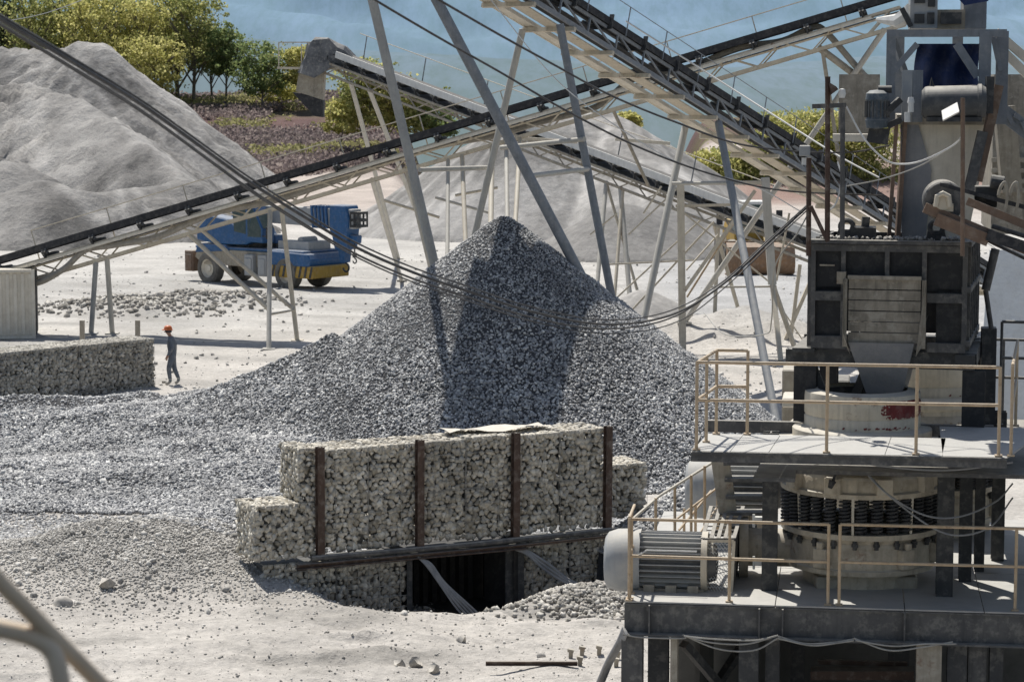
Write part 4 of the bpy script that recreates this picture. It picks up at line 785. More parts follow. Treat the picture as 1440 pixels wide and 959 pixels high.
# railings
def rail(pts, hs, post_at, label, mm='rail', r=.021, zb=0.0, ball=True):
    """pts: deck-level points along the railing; hs: rail heights; post_at: list of (segment, t)."""
    t_ = thing('guard_rail', tuple(pts[0]), label, 'railing', 'yellow painted pipe railings of the crusher platforms')
    for h in hs:
        q = MB(); q.tube([p+UP*h+V3(0, 0, random.uniform(-.004, .004)) for p in pts], r, 8); q.build('rail', M[mm], t_, smooth=True)
    for i, f in post_at:
        p = lerp(pts[i], pts[i+1], f); q = MB(); q.tube([p, p+UP*hs[0]], r, 8); q.box(p+UP*.012, (.09, .09, .02), AX); q.build('rail_post', M[mm], t_, smooth=True)
    return t_
def LL_(px, b, z): return L(PA(px, b), b, z)
a0 = .06
rail([L(a0, .10, ZD), LL_(1172, .08, ZD)], (1.06, .57), [(0, 0), (0, .505), (0, 1)], 'lower platform front railing, left section beside the large motor')
rail([LL_(1188, .08, ZD), L(AR, .08, ZD)], (1.06, .57), [(0, 0), (0, .58)], 'lower platform front railing, right section in front of the crusher springs')
rail([L(a0-.0, .0, ZD), L(a0-.02, .95, ZD)], (1.09, .60), [(0, 0.0), (0, .45)], 'short lower railing end turning back beside the motor fan cover')
# upper deck
t = thing('upper_walkway', tuple(L(.9, UB, ZU)), 'upper steel walkway with a sunlit dusty top around the crusher drum', 'walkway')
ul = PA(976, UB); ur = PA(1424, UB)
m = MB(); cs = [ul, PA(1030, UB), PA(1085, UB), PA(1250, UB), PA(1332, UB), ur]
for i in range(5): m.slab([L(cs[i]+.004, UB, ZU), L(cs[i+1]-.004, UB, ZU), L(cs[i+1]-.004+(0.1 if i < 4 else .7), UB+(1.5 if i < 4 else 2.6), ZU), L(cs[i]+.004+(.1 if i != 4 else .05), UB+(1.5 if i < 4 else 2.6), ZU)], .02)
m.build('deck', M['deck'], t)
m = MB(); m.box(L((ul+ur)/2, UB+.01, ZU-.08), (ur-ul, .03, .11), AX); m.box(L(ul+.0, UB+.75, ZU-.08), (.03, 1.5, .11), AX); m.box(L((ul+ur)/2, UB-.02, ZU-.02), (ur-ul, .04, .03), AX)
for a_ in np.arange(ul+.5, ur, .8): m.box(L(a_, UB+.4, ZU-.07), (.06, .75, .09), AX)
m.box(L((ul+ur)/2, UB+2.9, ZU-.1), (ur-ul, .1, .16), AX)
m.build('edge_beam', M['beam'], t)
m = MB(); zz = ZU-.36
m.slab([L(ul+.75, -.75, zz), L(2.2, -.75, zz), L(2.2, 3.0, zz), L(ul+.9, 3.0, zz)], .05); m.slab([L(2.2, -.1, zz), L(4.6, -.1, zz), L(4.6, .9, zz), L(2.2, .9, zz)], .05); m.slab([L(4.6, -.1, zz), L(7.6, -.1, zz), L(7.6, 5.0, zz), L(4.6, 5.0, zz)], .05); m.slab([L(2.2, 2.9, zz), L(4.6, 2.9, zz), L(4.6, 3.6, zz), L(2.2, 3.6, zz)], .05)
m.build('unseen_shade_plates', M['beam'], t)  # unseen plates added behind the walkway to shade the lower deck
for px0, px1, bb in ((1077, 1099, .95), (1326, 1350, .9), (1358, 1376, 1.9), (1380, 1394, 2.6), (1404, 1422, 3.4), (1150, 1165, 4.2)):
    x0, x1 = PA(px0, bb), PA(px1, bb); m = MB(); m.ibeam(L((x0+x1)/2, bb, ZD), L((x0+x1)/2, bb, ZU-.03), x1-x0, .2, .02, up=E2_); m.build('column', M['dark'], t)
m = MB(); m.bar(PP(1098, 618, 1.6), PP(1130, 592, 2.6), .3, .05); m.build('plank', M['pale'], t)
rail([L(ul+.05, UB+.05, ZU), L(PA(1412, UB), UB+.05, ZU)], (1.10, .63), [(0, 0), (0, .435), (0, .73), (0, 1)], 'upper walkway front railing crossing in front of the crusher drum')
rail([L(ul+.05, UB+.05, ZU), L(ul+.14, UB+.8, ZU), L(ul+.22, UB+1.45, ZU)], (1.10, .63), [(0, .9), (1, .98)], 'upper walkway railing along its left end')
rail([L(ul+.22, UB+1.45, ZU), L(ul+.62, UB+1.45, ZU)], (1.10, .63), [(0, 1.0)], 'short far railing at the back left corner of the upper walkway')
rail([L(PA(1430, UB), UB+.1, ZU), L(PA(1430, UB)+.25, UB+3, ZU)], (1.12, .63), [(0, 0), (0, .9)], 'upper walkway railing at its right end')
rail([PP(1382, 588, 4.5), PP(1460, 590, 4.5)], (1.15, .6), [(0, 0), (0, .35)], 'far grey railing standing before the pale blue sheet', mm='beam')
rail([PP(1406, 598, 3.2), PP(1470, 600, 3.2)], (1.45, .95), [(0, 0)], 'tall grey railing at the far right behind the upper walkway', mm='beam')
# stairs to the left
t = thing('staircase', tuple(L(0, 1.5, ZD)), 'steel stair with thin handrails rising from the lower deck behind the motor', 'stairs')
def pl(*a): return [PP(*q) for q in a]
for r_, nm in (([(886, 733, .9), (926, 698, 1.6), (1010, 645, 3.0)], .02), ([(947, 733, 2.0), (1012, 683, 3.2)], .016), ([(955, 745, 2.6), (1000, 690, 3.6)], .016), ([(984, 750, 2.4), (1012, 707, 3.1)], .014)):
    q = MB(); q.tube(pl(*r_), nm, 8); q.build('handrail', M['pale'] if nm > .017 else M['rail'], t, smooth=True)
for px, y0, y1, bb in ((922, 700, 760, 1.5), (949, 683, 770, 2.0), (972, 668, 780, 2.3), (991, 655, 780, 2.6), (1009, 647, 745, 3.0), (962, 715, 760, 3.0), (978, 710, 770, 3.0)):
    q = MB(); q.tube([PP(px, y0, bb), PP(px, y1, bb)], .02, 8); q.build('rail_post', M['rail'], t, smooth=True)
q = MB(); q.bar(PP(1013, 646, 1.9), PP(1024, 724, 1.9), .05, .25, up=E1_); q.build('stringer', M['beige_dark'], t)
for k, py in enumerate((650, 673, 697, 720)):
    q = MB(); q.bar(PP(1018+k*1.5, py, 1.9), PP(1076, py, 1.9), .28, .045); q.build('tread', M['beam'], t)
# ---- drive motor
def motor(cx, cb, cz, R, Lm, label, full=True):
    q = L(cx, cb, cz); t = thing('electric_motor', tuple(q), label, 'motor', 'electric drive motors of the crushers'); ax = (E2_, UP, E1_)
    m = MB(); m.lathe(q, [(0, -Lm/2-.46), (R*.78, -Lm/2-.46), (R*.93, -Lm/2-.42), (R*1.04, -Lm/2-.30), (R*1.06, -Lm/2-.1), (R*1.06, -Lm/2+.02), (R*.98, -Lm/2+.02)], 40, ax=ax); m.build('fan_cover', M['motor'], t, smooth=True)
    m = MB(); m.lathe(q, [(0, -Lm/2), (R*.86, -Lm/2), (R*.86, Lm/2), (R*.7, Lm/2+.02), (R*.6, Lm/2+.14), (.12, Lm/2+.16), (0, Lm/2+.16)], 36, ax=ax); m.build('housing', M['motordark'], t, smooth=True)
    m = MB()
    for k in range(30):
        an = math.radians(-78+k*(336/29)-0) ; d = E2_*math.cos(an)+UP*math.sin(an); m.box(q+d*(R*.93), (R*.16, .012, Lm*.96), (d, d.cross(E1_).normalized(), E1_))
    m.build('cooling_fins', M['motor'], t)
    m = MB(); m.lathe(q, [(R*.8, Lm/2-.05), (R*1.02, Lm/2-.05), (R*1.02, Lm/2+.03), (R*.6, Lm/2+.03)], 36, ax=ax); m.build('end_flange', M['beige'], t, smooth=True)
    m = MB(); m.box(q-UP*(R*.93), (Lm*.98, R*1.5, .12), AX)
    for k in (-.33, 0, .33): m.box(q-UP*(R*1.0)+E1_*Lm*k-E2_*R*.6, (.14, .3, .3), AX)
    m.build('mounting_foot', M['beige_dark'], t)
    m = MB()
    for k in (-.42, .42): m.box(q-UP*(R*1.28)+E1_*Lm*k-E2_*R*.55, (.16, .3, .2), AX)
    m.box(q-UP*(R*1.38), (Lm*1.0, R*1.4, .05), AX); m.build('base_block', M['redwear'] if full else M['dark'], t)
    m = MB(); m.tube([q+UP*R*.35-E2_*R*1.05-E1_*Lm/2, q+UP*R*.55-E2_*R*1.02-E1_*(Lm/2-.12), q+UP*R*.55-E2_*R*1.02+E1_*(Lm/2-.1)], .012, 6); m.build('conduit', M['white'], t)
motor(PA(950, .95), .95, W(0, 786, 31.9).z, .40, .88, 'large grey finned motor with domed fan cover at the lower platform left end')
motor(PA(1052, 4.2), 4.2, W(0, 684, 35.1).z, .42, .8, 'smaller looking motor farther back behind the stair treads', False)
# ---- belt guard
t = thing('belt_guard', tuple(PP(1014, 838, .9)), 'sloping slatted belt guard with a wire mesh front to the right of the big motor', 'guard')
A = [PP(988, 757, .75), PP(1032, 757, .75), PP(1045, 712, 2.2), PP(1000, 712, 2.2)]
for k in range(9): f_ = k/8; m = MB() if k == 0 else m; m.bar(lerp(A[0], A[3], f_), lerp(A[1], A[2], f_), .025, .015)
for f_ in (0, .28, .5, .72, 1): m.bar(lerp(A[0], A[1], f_), lerp(A[3], A[2], f_), .05, .02)
m.build('slatted_top', M['beam'], t)
B0, B1, B2, B3 = PP(990, 839, .75), PP(1028, 839, .75), A[1]-UP*.03, A[0]-UP*.03
m = MB(); nx, ny = 9, 26
for i in range(nx):
    for j in range(ny):
        p = lerp(lerp(B0, B1, (i+.5*(j % 2))/nx), lerp(B3, B2, (i+.5*(j % 2))/nx), j/ny); q = lerp(lerp(B0, B1, (i+.5+.5*(j % 2)-(1 if j % 2 else 0))/nx), lerp(B3, B2, (i+.5-.5*(j % 2))/nx), (j+1)/ny)
        q2 = lerp(lerp(B0, B1, max(0, (i-.5+.5*(j % 2))/nx)), lerp(B3, B2, max(0, (i-.5+.5*(j % 2))/nx)), (j+1)/ny); m.bar(p, q, .006); m.bar(p, q2, .006)
m.build('wire_mesh', M['white'], t)
m = MB()
for a, b in ((B0, B3), (B1, B2), (B0, B1), (B3, B2)): m.bar(a, b, .04)
m.build('guard_frame', M['beige'], t)
m = MB(); m.add([B1+E1_*.02, B1+E1_*.02+E2_*1.4, A[2]-UP*.04, A[1]-UP*.04], [(0, 1, 2, 3)]); m.build('side_plate', M['beam'], t)
for k, (px, py) in enumerate(((1063, 731), (1063, 790))):
    m = MB(); m.bar(PP(px-3, py-8, 1.1), PP(px-3, py+10, 1.1), .03); m.box(PP(px+6, py, 1.1), (.14, .1, .09), AX); m.build('latch', M['white'], t)
# ---- cone crusher (built about its own origin so that the second can be a copy)
def crusher():
    t = thing('cone_crusher', (0, 0, 0), 'front cone crusher: cream drum with worn red patch above a ring of dark springs', 'crusher', 'cone crushers on the platform')
    def lt(nm, prof, mm, n=56, par=t): m = MB(); m.lathe((0, 0, 0), prof, n); return m.build(nm, M[mm] if isinstance(mm, str) else mm, par, smooth=True)
    Z = ZD
    dr = lt('feed_drum', [(.60, 2.46), (.72, 2.44), (.77, 2.43), (.78, 2.36), (.78, 2.14), (.765, 2.12), (.78, 2.10), (.78, 1.97), (.84, 1.96)], 'cream')
    lt('drum_lining', [(.66, 2.40), (.6, 2.2), (.4, 2.0), (0, 1.9)], 'dark', par=dr)
    # worn red patch wrapped on the drum
    rr = random.Random(3); m = MB(); an0, an1 = math.radians(-80), math.radians(-14); nA, nZ = 52, 16
    for i in range(nA):
        for j in range(nZ):
            x_ = (i+.5)/nA*2-1; z_ = (j+.5)/nZ*2-1
            if x_*x_*(.9)+z_*z_*.75+rr.uniform(-.35, .35)+.25*math.sin(i*.7)*math.cos(j*.9) > .95: continue
            q = [(an0+(an1-an0)*(i+a)/nA, 2.13+.24*(j+b)/nZ) for a, b in ((0, 0), (1, 0), (1, 1), (0, 1))]; m.quad(*[(.7835*math.cos(a), .7835*math.sin(a), b) for a, b in q])
    m.build('red_paint', M['redwear'], dr); m = MB()
    for i in range(40):
        if rr.random() < .5: continue
        a = math.radians(-118+i*1.8); z_ = 1.985+rr.uniform(0, .02); h_ = rr.uniform(.008, .035); q = [(a, z_), (a+.045, z_+.004), (a+.03+rr.uniform(0, .03), z_+h_), (a+rr.uniform(-.02, .02), z_+h_*.8)]; m.quad(*[(.7835*math.cos(a_), .7835*math.sin(a_), b) for a_, b in q])
    m.build('red_paint', M['redwear'], dr)
    lt('base_flange', [(.78, 1.97), (.90, 1.96), (.935, 1.93), (.935, 1.82), (.90, 1.78), (.9, 1.70)], 'cream')
    lt('bowl', [(.90, 1.72), (.98, 1.62), (1.0, 1.55), (.97, 1.5), (.86, 1.38), (.84, 1.33)], 'creamdirt')
    m = MB()
    for k in range(48): a = k/48*6.283; m.bar((.985*math.cos(a), .985*math.sin(a), 1.52), (.985*math.cos(a), .985*math.sin(a), 1.64), .025)
    m.build('bowl_teeth', M['creamdirt'], t)
    lt('adjustment_ring', [(.85, 1.42), (1.0, 1.40), (1.03, 1.36), (1.03, 1.20), (1.08, 1.18), (1.08, 1.12), (.8, 1.12)], 'creamdirt')
    for k in range(10):
        a = math.radians(-90+k*36+8); d = V3(math.cos(a), math.sin(a), 0); m = MB(); m.box(d*1.06+UP*1.29, (.14, .22, .22), (d, UP.cross(d), UP)); m.build('lug', M['creamdirt'], t, bevel=.01)
    m = MB(); ns = 30; pts = []
    sp0 = None; kk = 0
    for k in range(ns):
        for dd in (0,):
            a = math.radians(-90+k*360/ns+4); 
            if sp0 is None:
                m = MB(); P = [V3(.07*math.cos(q), .07*math.sin(q), .66+.44*q/(2*math.pi*9)) for q in np.linspace(0, 2*math.pi*9, 9*14)]; m.tube(P, .0165, 6); m.cyl((0, 0, .66), (0, 0, 1.1), .035, n=8); sp0 = m.build('spring', M['black'], t, smooth=True); o = sp0
            else: o = sp0.copy(); COL.objects.link(o); o.parent = t
            o.location = (1.0*math.cos(a), 1.0*math.sin(a), 0)
    for k in range(8):
        a = math.radians(-90+k*45-14); d = V3(math.cos(a), math.sin(a), 0); m = MB(); m.bar(d*1.06+UP*1.14, d*1.03+UP*.62, .03, .05); m.build('tie_rod', M['cream'], t)
    lt('spring_seat', [(.8, .64), (1.07, .64), (1.07, .57), (.98, .55), (.95, .50)], 'creamdirt')
    for k in range(22): a = math.radians(-90+k*360/22+4); d = V3(math.cos(a), math.sin(a), 0); m = MB(); m.lathe(d*1.0, [(0, .44), (.03, .44), (.03, .48), (.045, .48), (.045, .52), (.03, .52), (.03, .57)], 8); m.build('bolt', M['dark'], t)
    lt('main_frame', [(.90, .56), (.97, .45), (.97, .16), (1.0, .14), (1.0, .08), (.78, .05), (.76, -.2), (.76, -.25)], 'creamdirt')
    for a in (-128, -62, -20, 30, 90, 150):
        a = math.radians(a); d = V3(math.cos(a), math.sin(a), 0); m = MB(); m.box(d*1.02+UP*.30, (.12, .2, .26), (d, UP.cross(d), UP)); m.cyl(d*1.06+UP*.43, d*1.06+UP*.52, .05, n=10); m.build('clamp', M['creamdirt'], t, bevel=.01)
    m = MB(); m.box((0, 0, -.16), (1.35, 1.35, .34)); m.build('plinth', M['beige_dark'], t, bevel=.02)
    m = MB(); m.cyl((-.8, .15, .25), (-1.55, .22, .25), .26, n=20); m.cyl((-1.5, .22, .25), (-1.62, .23, .25), .42, n=24); m.build('drive_shaft_box', M['creamdirt'], t, smooth=True)
    return t
cr = crusher(); cb = 1.85; ca = PA(1217, cb); q = L(ca, cb, 0); ccz = ZD+.14; cr.location = (q.x, q.y, ccz)
q2 = PP(1305, 600, 5.6); cr2 = copy_tree(cr, 'second cone crusher mostly hidden behind the first, its cream drum half in shadow', (q2.x, q2.y, ccz-.02), math.radians(40))
m = MB(); m.tube(spline([PP(1199, 650, .75), PP(1178, 662, .7), PP(1171, 678, .7)]), .02, 8); m.cyl(PP(1171, 676, .7), PP(1167, 686, .7), .05, .03); tag(m.build('hanging_plug', M['black']), 'black cable end hanging under the upper walkway', 'cable')
for i, (pts, lab) in enumerate((([(1203, 648, .6), (1245, 692, .45), (1300, 724, .3), (1350, 726, .4), (1400, 705, 1), (1424, 680, 1.5)], 'grey cable looping below the upper walkway, upper of two'), ([(1205, 650, .6), (1260, 705, .5), (1330, 750, .3), (1390, 742, .6), (1424, 700, 1.5)], 'grey cable looping below the upper walkway, lower of two'),
        ([(1215, 652, -.6), (1290, 660, -.7), (1350, 660, -.7), (1424, 650, -.7)], 'thin cable slung right under the edge of the upper walkway'))):
    m = MB(); m.tube(spline([PP(*p) for p in pts]), .012, 6); tag(m.build('cable', M['cablegrey']), lab, 'cable')
# drooping cables on the lower beam
for i, pts in enumerate(([(878, 892), (905, 896), (960, 897), (962, 893)], [(960, 892), (1010, 912), (1060, 914), (1095, 896)], [(962, 893), (1000, 903), (1050, 905), (1094, 893)], [(1094, 894), (1130, 904), (1170, 903), (1201, 898)], [(1094, 897), (1140, 907), (1175, 904), (1201, 900)], [(1201, 897), (1250, 914), (1300, 909), (1340, 902)], [(1203, 900), (1255, 908), (1300, 905), (1345, 905)], [(1094, 893), (1060, 900), (1000, 898), (962, 894)])):
    m = MB(); m.tube(spline([PP(a, b, -.12-.012*i) for a, b in pts]), .011, 6); tag(m.build('cable', M['wire']), 'pale grey cable drooping along the foot of the dark platform beam', 'cable', 'cables drooping from the platform beam')
m = MB()
for k in range(5): m.tube(spline([PP(877+k, 882+2*k, -.03*k), PP(868+k*2, 903, .1), W(853+k*2, 930, 31.5+.1*k), W(838+k*2, 965, 31.8)]), .022, 6)
tag(m.build('cable_bundle', M['cablegrey'], smooth=True), 'bundle of grey cables running down from the platform corner to the ground', 'cable')
# ---- feed hopper box above the crusher
PHB = math.radians(14); h1 = V3(math.cos(PHB), -math.sin(PHB), 0); h2 = V3(math.sin(PHB), math.cos(PHB), 0); HA = (h1, h2, UP)
HO = W(1140, 500, 32.3); HO.z = 0
def HB(a, b, z): return HO+h1*a+h2*b+UP*z
zt, zb = W(0, 338, 32.2).z, W(0, 492, 32.2).z; HW, HD = 2.04, 2.3
t = thing('feed_hopper', tuple(HB(0, 0, zb)), 'large dark ribbed feed hopper box with planks and a tapering grey chute over the crusher', 'hopper')
m = MB()
m.box(HB(HW/2, .10, zt-.34), (HW-.06, .04, .66), HA); m.box(HB(.22, .10, (zt+zb)/2-.3), (.42, .04, zt-zb-.66), HA); m.box(HB(HW-.2, .10, (zt+zb)/2-.3), (.38, .04, zt-zb-.66), HA)
m.box(HB(.03, HD/2, (zt+zb)/2), (.04, HD-.1, zt-zb-.05), HA); m.box(HB(HW-.05, HD/2, (zt+zb)/2), (.04, HD-.1, zt-zb-.05), HA); m.box(HB(HW/2, HD-.05, (zt+zb)/2), (HW-.1, .04, zt-zb-.05), HA); m.build('wall_panel', M['blackdust'], t)
m = MB()
m.box(HB(HW/2, .03, zt-.02), (HW+.06, .18, .05), HA); m.box(HB(HW/2, .04, zt-.1), (HW+.02, .1, .09), HA)
for a_ in (.02, .42, 1.0, 1.49, HW-.02): m.box(HB(a_, .05, zt-.40 if a_ in (1.0,) else (zt+zb)/2), (.06, .1, .66 if a_ == 1.0 else zt-zb-.08), HA)
for a_, w_ in ((.2, .40), (HW-.27, .48)): m.box(HB(a_, .04, zt-.75), (w_, .09, .12), HA)
m.box(HB(.23, .04, zb+.1), (.46, .1, .16), HA); m.box(HB(HW-.25, .04, zb+.06), (.5, .1, .12), HA)
for b_ in np.linspace(.15, HD, 6): m.box(HB(HW, b_, (zt+zb)/2), (.1, .05, zt-zb-.04), HA); m.box(HB(-.02, b_, (zt+zb)/2), (.1, .05, zt-zb-.04), HA)
for z_ in (zt-.03, (zt+zb)/2+.1, zb+.12): m.box(HB(HW+.002, HD/2, z_), (.12, HD, .07), HA)
m.build('rib', M['beam'], t)
m = MB(); m.box(HB(.24, .03, zb+.72), (.3, .02, .02), HA); m.box(HB(.2, .03, zb+.88+.25), (.2, .02, .02), HA); m.box(HB(.4, .0, zt-.5), (.12, .1, .16), HA); m.build('bracket', M['beige_dark'], t)
zp0 = W(0, 482, 32.1).z; zp1 = W(0, 392, 32.1).z; pa0, pa1 = .49, 1.46
nP = 6
for k in range(nP):
    z0_, z1_ = lerp(zp0, zp1, k/nP), lerp(zp0, zp1, (k+1)/nP); m = MB(); m.box(HB((pa0+pa1)/2, -.02+.01*(k % 2), (z0_+z1_)/2), (pa1-pa0-.02, .05, z1_-z0_-.014), HA); m.build('plank', M['plank'], t)
m = MB(); zc0 = W(0, 556, 32.2).z
m.add([HB(pa0+.02, -.10, zp0+.01), HB(pa1-.08, -.10, zp0+.01), HB(1.20, .30, zc0), HB(.72, .30, zc0)], [(0, 1, 2, 3)]); m.add([HB(pa1-.08, -.10, zp0+.01), HB(pa1+.02, 1.0, zp0+.3), HB(1.22, .9, zc0), HB(1.20, .30, zc0)], [(0, 1, 2, 3)]); m.add([HB(pa0+.02, -.10, zp0+.01), HB(pa0, 1.0, zp0+.3), HB(.72, .9, zc0), HB(.72, .30, zc0)], [(0, 1, 2, 3)])
m.add([HB(pa0+.02, .9, zp0+.3), HB(pa1, .9, zp0+.3), HB(1.2, .9, zc0), HB(.72, .9, zc0)], [(0, 1, 2, 3)])
m.build('chute', M['chute'], t)
m = MB()
for a_, s_ in ((pa0-.03, 1), (pa1+.04, -1)): m.add([HB(a_, -.12, zp1), HB(a_, -.12, zp0), HB(a_+s_*.09, -.18, zp0-.15), HB(a_, -.28, zp0+.15), HB(a_-s_*.02, -.2, zp1)], [(0, 1, 2, 3, 4)]); m.bar(HB(a_, -.1, zp1), HB(a_, -.1, zp0-.05), .05)
m.bar(HB(pa0, -.06, zp1+.02), HB(pa1, -.06, zp1+.02), .08, .05); m.build('chute_cheek', M['plank'], t)
m = MB(); m.box(HB(HW/2-.1, .25, zb-.13), (HW+.5, .3, .22), HA); m.box(HB(HW/2-.1, HD-.1, zb-.13), (HW+.5, .25, .22), HA); m.box(HB(-.1, HD/2, zb-.02), (.3, HD, .06), HA); m.box(HB(HW, HD/2, zb-.13), (.25, HD, .2), HA); m.build('support_beam', M['dark'], t)
for a_, b_, w_ in ((-.08, .15, .3), (HW+.12, .15, .3), (-.0, HD-.1, .25), (HW+.1, HD-.1, .25)): m = MB(); m.ibeam(HB(a_, b_, ZU), HB(a_, b_, zb-.24), w_, .22, .03, up=h2); m.build('column', M['blackdust'], t)
m = MB(); m.bar(HB(.42, .8, ZU), HB(.7, .8, zb-.24), .12); m.bar(HB(.3, .3, ZU), HB(.02, .3, zb-.3), .09); m.build('brace', M['beam'], t)
for a_ in (.43, 1.62):
    m = MB(); n = 18; P = []
    for w_ in (-.03, .03):
        P += [HB(a_+.11*math.cos(x_), .25+w_, zt+.17+.11*math.sin(x_)) for x_ in np.linspace(0, math.pi, n)]+[HB(a_-.14, .25+w_, zt), HB(a_+.14, .25+w_, zt)]
    K = n+2; hole = [HB(a_+.05*math.cos(x_), .25+w_, zt+.17+.05*math.sin(x_)) for w_ in (-.031, .031) for x_ in np.linspace(0, 2*math.pi, 16, endpoint=False)]
    m.tube([HB(a_+.085*math.cos(x_), .25, zt+.17+.085*math.sin(x_)) for x_ in np.linspace(0, 2*math.pi, 24)], .035, 8, cap=False); m.hexa([HB(a_-.14, .22, zt), HB(a_+.14, .22, zt), HB(a_+.14, .28, zt), HB(a_-.14, .28, zt), HB(a_-.11, .22, zt+.13), HB(a_+.11, .22, zt+.13), HB(a_+.11, .28, zt+.13), HB(a_-.11, .28, zt+.13)]); m.build('lifting_lug', M['dark'], t, smooth=True)
v, f = stones([HB(random.uniform(.1, 2.0), random.uniform(.05, .5), zt+.02) for _ in range(160)], RNG.uniform(.02, .09, 160)); tag(mk('spilled_stone', v, f, M['rubble'], t), kind='stuff')
# ---- screen tower above
t = thing('transfer_tower', tuple(PP(1320, 335, 2.6)), 'grey steel transfer tower with a funnel, square frame and cabinets above the feed hopper', 'tower')
TB = 2.6
def pbox(nm, mm, r0, r1, b0, b1, bev=.0, par=None): m = MB(); PBox(m, r0, r1, b0, b1); return m.build(nm, M[mm], par or t, bevel=bev)
m = MB(); f0 = [PP(1268, 172, TB), PP(1395, 172, TB), PP(1360, 336, TB+.2), PP(1283, 336, TB+.2)]; g0 = [PP(1268, 172, TB+1.5), PP(1395, 172, TB+1.5), PP(1350, 336, TB+.9), PP(1300, 336, TB+.9)]
m.add(f0+g0, [(0, 1, 2, 3), (4, 5, 6, 7), (0, 3, 7, 4), (1, 2, 6, 5)]); m.build('funnel', M['pale'], t)
m = MB(); m.add([PP(1266, 170, TB-.03), PP(1290, 170, TB-.03), PP(1310, 240, TB+.03), PP(1302, 336, TB+.12), PP(1268, 336, TB+.12)], [(0, 1, 2, 3, 4)]); m.build('funnel_cheek', M['chute'], t)
pbox('funnel_rim', 'beige_dark', (1262, 162), (1396, 176), TB-.08, TB+1.6)
m = MB(); m.bar(PP(1261, 170, TB-.15), PP(1250, 335, TB-.05), .22, .05, up=E1_); m.bar(PP(1272, 170, TB-.05), PP(1262, 335, TB-.0), .05, .2); m.build('side_column', M['rustlight'], t)
m = MB(); m.bar(PP(1404, 120, TB-.3), PP(1374, 255, TB-.3), .12, .14); m.build('rusty_strut', M['rustlight'], t); m = MB(); m.bar(PP(1382, 185, TB-.4), PP(1362, 270, TB-.4), .13, .1); m.build('dark_strut', M['beam'], t)
for px0, px1, b in ((1247, 1258, TB), (1258, 1270, TB+1.8), (1378, 1392, TB-.05), (1402, 1416, TB+.4), (1340, 1352, TB+1.9)): pbox('post', 'grey', (px0, 44), (px1, 175), b, b+.14)
for y0, y1, x0, x1, b in ((42, 52, 1247, 1416, TB-.02), (42, 50, 1247, 1416, TB+1.9)): pbox('frame_beam', 'grey', (x0, y0), (x1, y1), b, b+.16)
m = MB(); m.bar(PP(1252, 105, TB+.05), PP(1290, 62, TB+.05), .12, .08); m.build('brace', M['grey'], t)
for A_, B_, w_ in ((PP(1375, 108, TB+.02), PP(1345, 62, TB+.02), .11), (PP(1396, 50, TB+.4), PP(1407, 100, TB+.4), .06), (PP(1256, 55, TB+.8), PP(1272, 100, TB+.9), .07)): m = MB(); m.bar(A_, B_, w_); m.build('brace', M['grey'], t)
for px0, px1, mm in ((1269, 1282, 'motor'), (1284, 1297, 'grey')): pbox('column_plate', mm, (px0, 99), (px1, 172), TB-.1, TB+.15)
# cabinets on top
pbox('cabinet', 'motor', (1281, -40), (1318, 40), TB+.2, TB+1.4); pbox('cabinet', 'grey', (1356, -40), (1387, 41), TB+.5, TB+1.5); pbox('cabinet', 'beige_dark', (1318, 14), (1357, 41), TB+.25, TB+1.2)
for x0, y0, x1, y1 in ((1286, 20, 1300, 33), (1304, 18, 1314, 34), (1323, 18, 1352, 34), (1286, -5, 1301, 5), (1305, 0, 1315, 10)): pbox('hatch', 'dark', (x0, y0), (x1, y1), TB+.17, TB+.24)
m = MB(); m.add([PP(1322, -30, TB+.1), PP(1390, -30, TB+.1), PP(1390, 2, TB+.1), PP(1356, 8, TB+.1), PP(1345, -4, TB+.1)], [(0, 1, 2, 3, 4)]); m.build('blue_cover', M['tarp'], t)
m = MB(); m.tube([PP(1233, 28, TB+.6), PP(1262, 30, TB+.4), PP(1282, 18, TB+.3)], [.03, .1, .14], 8); m.build('nozzle', M['white'], t); m = MB(); m.bar(PP(1268, 12, TB+.2), PP(1281, 38, TB+.2), .07); m.build('bracket', M['dark'], t)
# blue tarp
m = MB(); nx, ny = 16, 12
for j in range(ny+1):
    for i in range(nx+1):
        a_, b_ = i/nx, j/ny; px = lerp(1291, 1381, a_)-6*math.sin(b_*3); py = lerp(62, 140, b_); m.v.append(tuple(PP(px, py, TB+1.0+.10*math.sin(a_*17+b_*3)+.05*math.sin(a_*7-b_*9))))
m.f = [(j*(nx+1)+i, j*(nx+1)+i+1, (j+1)*(nx+1)+i+1, (j+1)*(nx+1)+i) for j in range(ny) for i in range(nx)]; o = m.build('tarpaulin', M['tarp'], smooth='full'); tag(o, 'dark blue tarpaulin hanging inside the square tower frame', 'tarpaulin')
# horizontal drum
t3 = thing('magnet_drum', tuple(PP(1340, 140, TB-.4)), 'dark horizontal cylindrical drum lying across the top of the funnel', 'drum')
a, b = PP(1298, 145, TB-.45), PP(1386, 143, TB-.45); m = MB(); d = (b-a).length; m.lathe(a, [(0, -.02), (.16, -.02), (.21, .02), (.22, .06), (.22, d-.12), (.24, d-.1), (.24, d-.06), (.22, d-.04), (.2, d), (0, d+.02)], 36, ax=(E2_, UP, (b-a).normalized())); m.build('shell', metal('dark_drum', (.06, .065, .07), (.11, .11, .11), dust=.75, grime=.2), t3, smooth=True)
m = MB(); m.bar(PP(1303, 168, TB-.45), PP(1380, 168, TB-.45), .3, .06); m.build('mount', M['dark'], t3); m = MB(); m.tube([PP(1308, 122, TB-.45), PP(1310, 110, TB-.45), PP(1313, 122, TB-.45)], .015, 6); m.build('lifting_eye', M['dark'], t3); m = MB(); m.bar(PP(1392, 108, TB-.45), PP(1390, 160, TB-.45), .1, .12); m.build('mount', M['dark'], t3)
